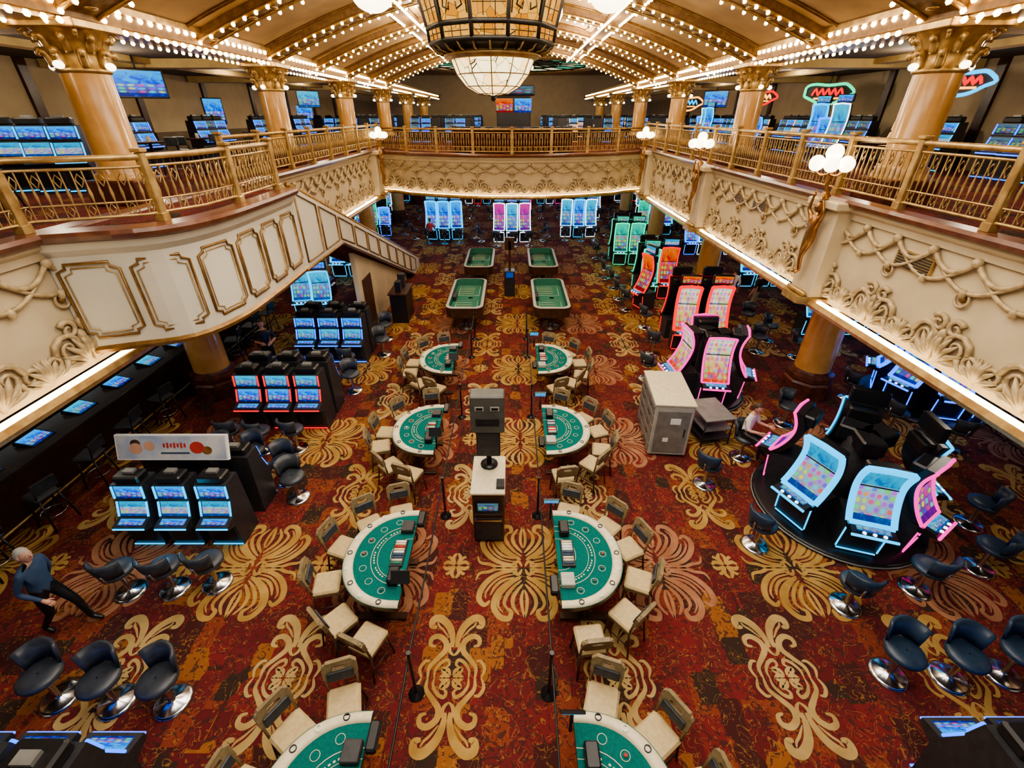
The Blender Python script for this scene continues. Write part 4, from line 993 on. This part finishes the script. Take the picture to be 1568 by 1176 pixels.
def tv(x,y,z,w,h,rz,k,hang=True):
    m=MB(); m.box((0,0,0),(w+.1,.1,h+.1),BLACK,bev=.02); m.quad((-w/2,-.056,-h/2),(w/2,-.056,-h/2),(w/2,-.056,h/2),(-w/2,-.056,h/2),S[k])
    if hang: m.tube([(0,0,h/2),(0,0,8.4-z)],.03,BLACK,6)
    m.obj('hanging_television',(x,y,z),rz)
tv(-12,17.6,7.65,1.3,.7,.6,'blue'); tv(-15.7,28,6.95,.9,1.1,.9,'blue',False); tv(-15.7,40,6.9,1.4,.9,.9,'blue',False); tv(12.5,33,7.6,1.3,.8,-.5,'blue'); tv(-12.5,33,7.6,1.2,.8,.5,'cyan')
def neon(x,y,z,c,k,s_=1):
    m=MB(); rz=face(-x,-y)
    ring=[(.95*math.cos(t*pi/16)*(1+.06*math.cos(5*t*pi/16)),-.08,.38*math.sin(t*pi/16)*(1+.25*math.sin(3*t*pi/16))) for t in range(32)]
    m.tube([(p[0]*s_,p[1],p[2]*s_) for p in ring],.06,G[c],6,closed=True)
    m.add([(p[0]*s_,-.04,p[2]*s_) for p in ring],[tuple(range(32))],DARK); m.box((0,.05,0),(1.6*s_,.12,.5*s_),DARK)
    zig=[(-.6+1.2*i/10,-.1,.03+.13*(1 if i%2 else -1)) for i in range(11)]; m.tube([(p[0]*s_,p[1],p[2]*s_) for p in cr(zig,3)],.045,G[k],5)
    m.tube([(-.5*s_,-.09,-.22*s_),(.5*s_,-.09,-.22*s_)],.035,G['amber'],5)
    m.tube([(0,0,.3*s_),(0,0,8.4-z)],.03,BLACK,5)
    m.obj('neon_sign',(x,y,z),rz)
neon(13.6,23.3,7.6,'green','red',.95); neon(13.6,16.5,7.65,'cyan','red',.75); neon(13.6,29.4,7.6,'red','amber',.8); neon(12.5,38,7.5,'amber','cyan')
m=MB()
for y in range(8,50,5):
    for sx in(-1,1): m.box((sx*15.95,y,6.8),(.12,.35,3.4),WOODD)
    m.box((-15.9,y+2.5,5.6),(.1,4.6,1.0),pm('wainscot',(.2,.14,.08),None,4,.6))
m.obj('trim_wall_pilasters')
# ---------------------------------------------------------------- lights
def area(x,y,z,sx,sy,e,c=(1,.86,.66),rot=(0,0,0)):
    l=bpy.data.lights.new('area_fill_light','AREA'); l.shape='RECTANGLE'; l.size=sx; l.size_y=sy; l.energy=e; l.color=c
    o=bpy.data.objects.new('area_fill_light',l); sc.collection.objects.link(o); o.location=(x,y,z); o.rotation_euler=rot
def pt(x,y,z,e,c=(1,.84,.62),r=.08):
    l=bpy.data.lights.new('point_fill_light','POINT'); l.energy=e; l.color=c; l.shadow_soft_size=r
    o=bpy.data.objects.new('point_fill_light',l); sc.collection.objects.link(o); o.location=(x,y,z)
area(0,2,9.9,9,5,1000,(1,.90,.77)); area(0,8.5,9.9,9,5,1100,(1,.90,.77))  # added soft fill above the view, not actual ceiling fixtures
for y in(15,21,26,33): 
    for x in(-3.2,3.2): pt(x,y,9.3,370,(1,.87,.68))  # added fill points under the vault, backing up the bulb rows
for y in(42,54): pt(0,y,9.5,300)  # added fill points for the far hall
for y in(5,12,16,23,31,39):
    for sx in(-1,1): pt(sx*11.5,y,7.9,130)  # added fill points over the upper aisles, no fixtures modelled
for y in(3,8,13.5,16.5,23,30):
    for sx in(-1,1): pt(sx*9.8,y,3.45,68,(1,.88,.72));  # added fill points below the side balconies, no fixtures modelled
for x in(-5,0,5):
    for y in(26.5,33,40,46): pt(x,y,3.4,90,(.9,.85,1))  # added fill points under the far balcony
for x,y,c in((-4.2,28.2,(.05,.5,1)),(4.2,28.8,(.3,.5,1)),(0,27.6,(.8,.5,1)),(5.2,22.8,(.1,1,.6)),(-6,12.3,(.1,.4,1)),(10.8,8.9,(.1,.4,1)),(-8,20.8,(.1,.5,1)),(-5.9,5.2,(.1,.6,1)),(11.5,14.2,(.1,.5,1))):
    pt(x,y,1.5 if y>20 else .9,26 if y>20 else 7,c,.03)  # added coloured points that spread the slot screens' glow onto floor and chairs
wd=bpy.data.worlds.new('World'); sc.world=wd; wd.use_nodes=True; wd.node_tree.nodes['Background'].inputs[0].default_value=(1,.90,.76,1); wd.node_tree.nodes['Background'].inputs[1].default_value=.4
try: sc.view_settings.look='AgX - Medium High Contrast'
except Exception as e: print(e)
# ---------------------------------------------------------------- camera
cam=bpy.data.cameras.new('cam'); cam.sensor_width=36; cam.lens=16.03; co=bpy.data.objects.new('camera',cam); sc.collection.objects.link(co)
co.location=(0,0,6.8); co.rotation_euler=(math.radians(90-30.6),0,0); sc.camera=co
cam.clip_end=200
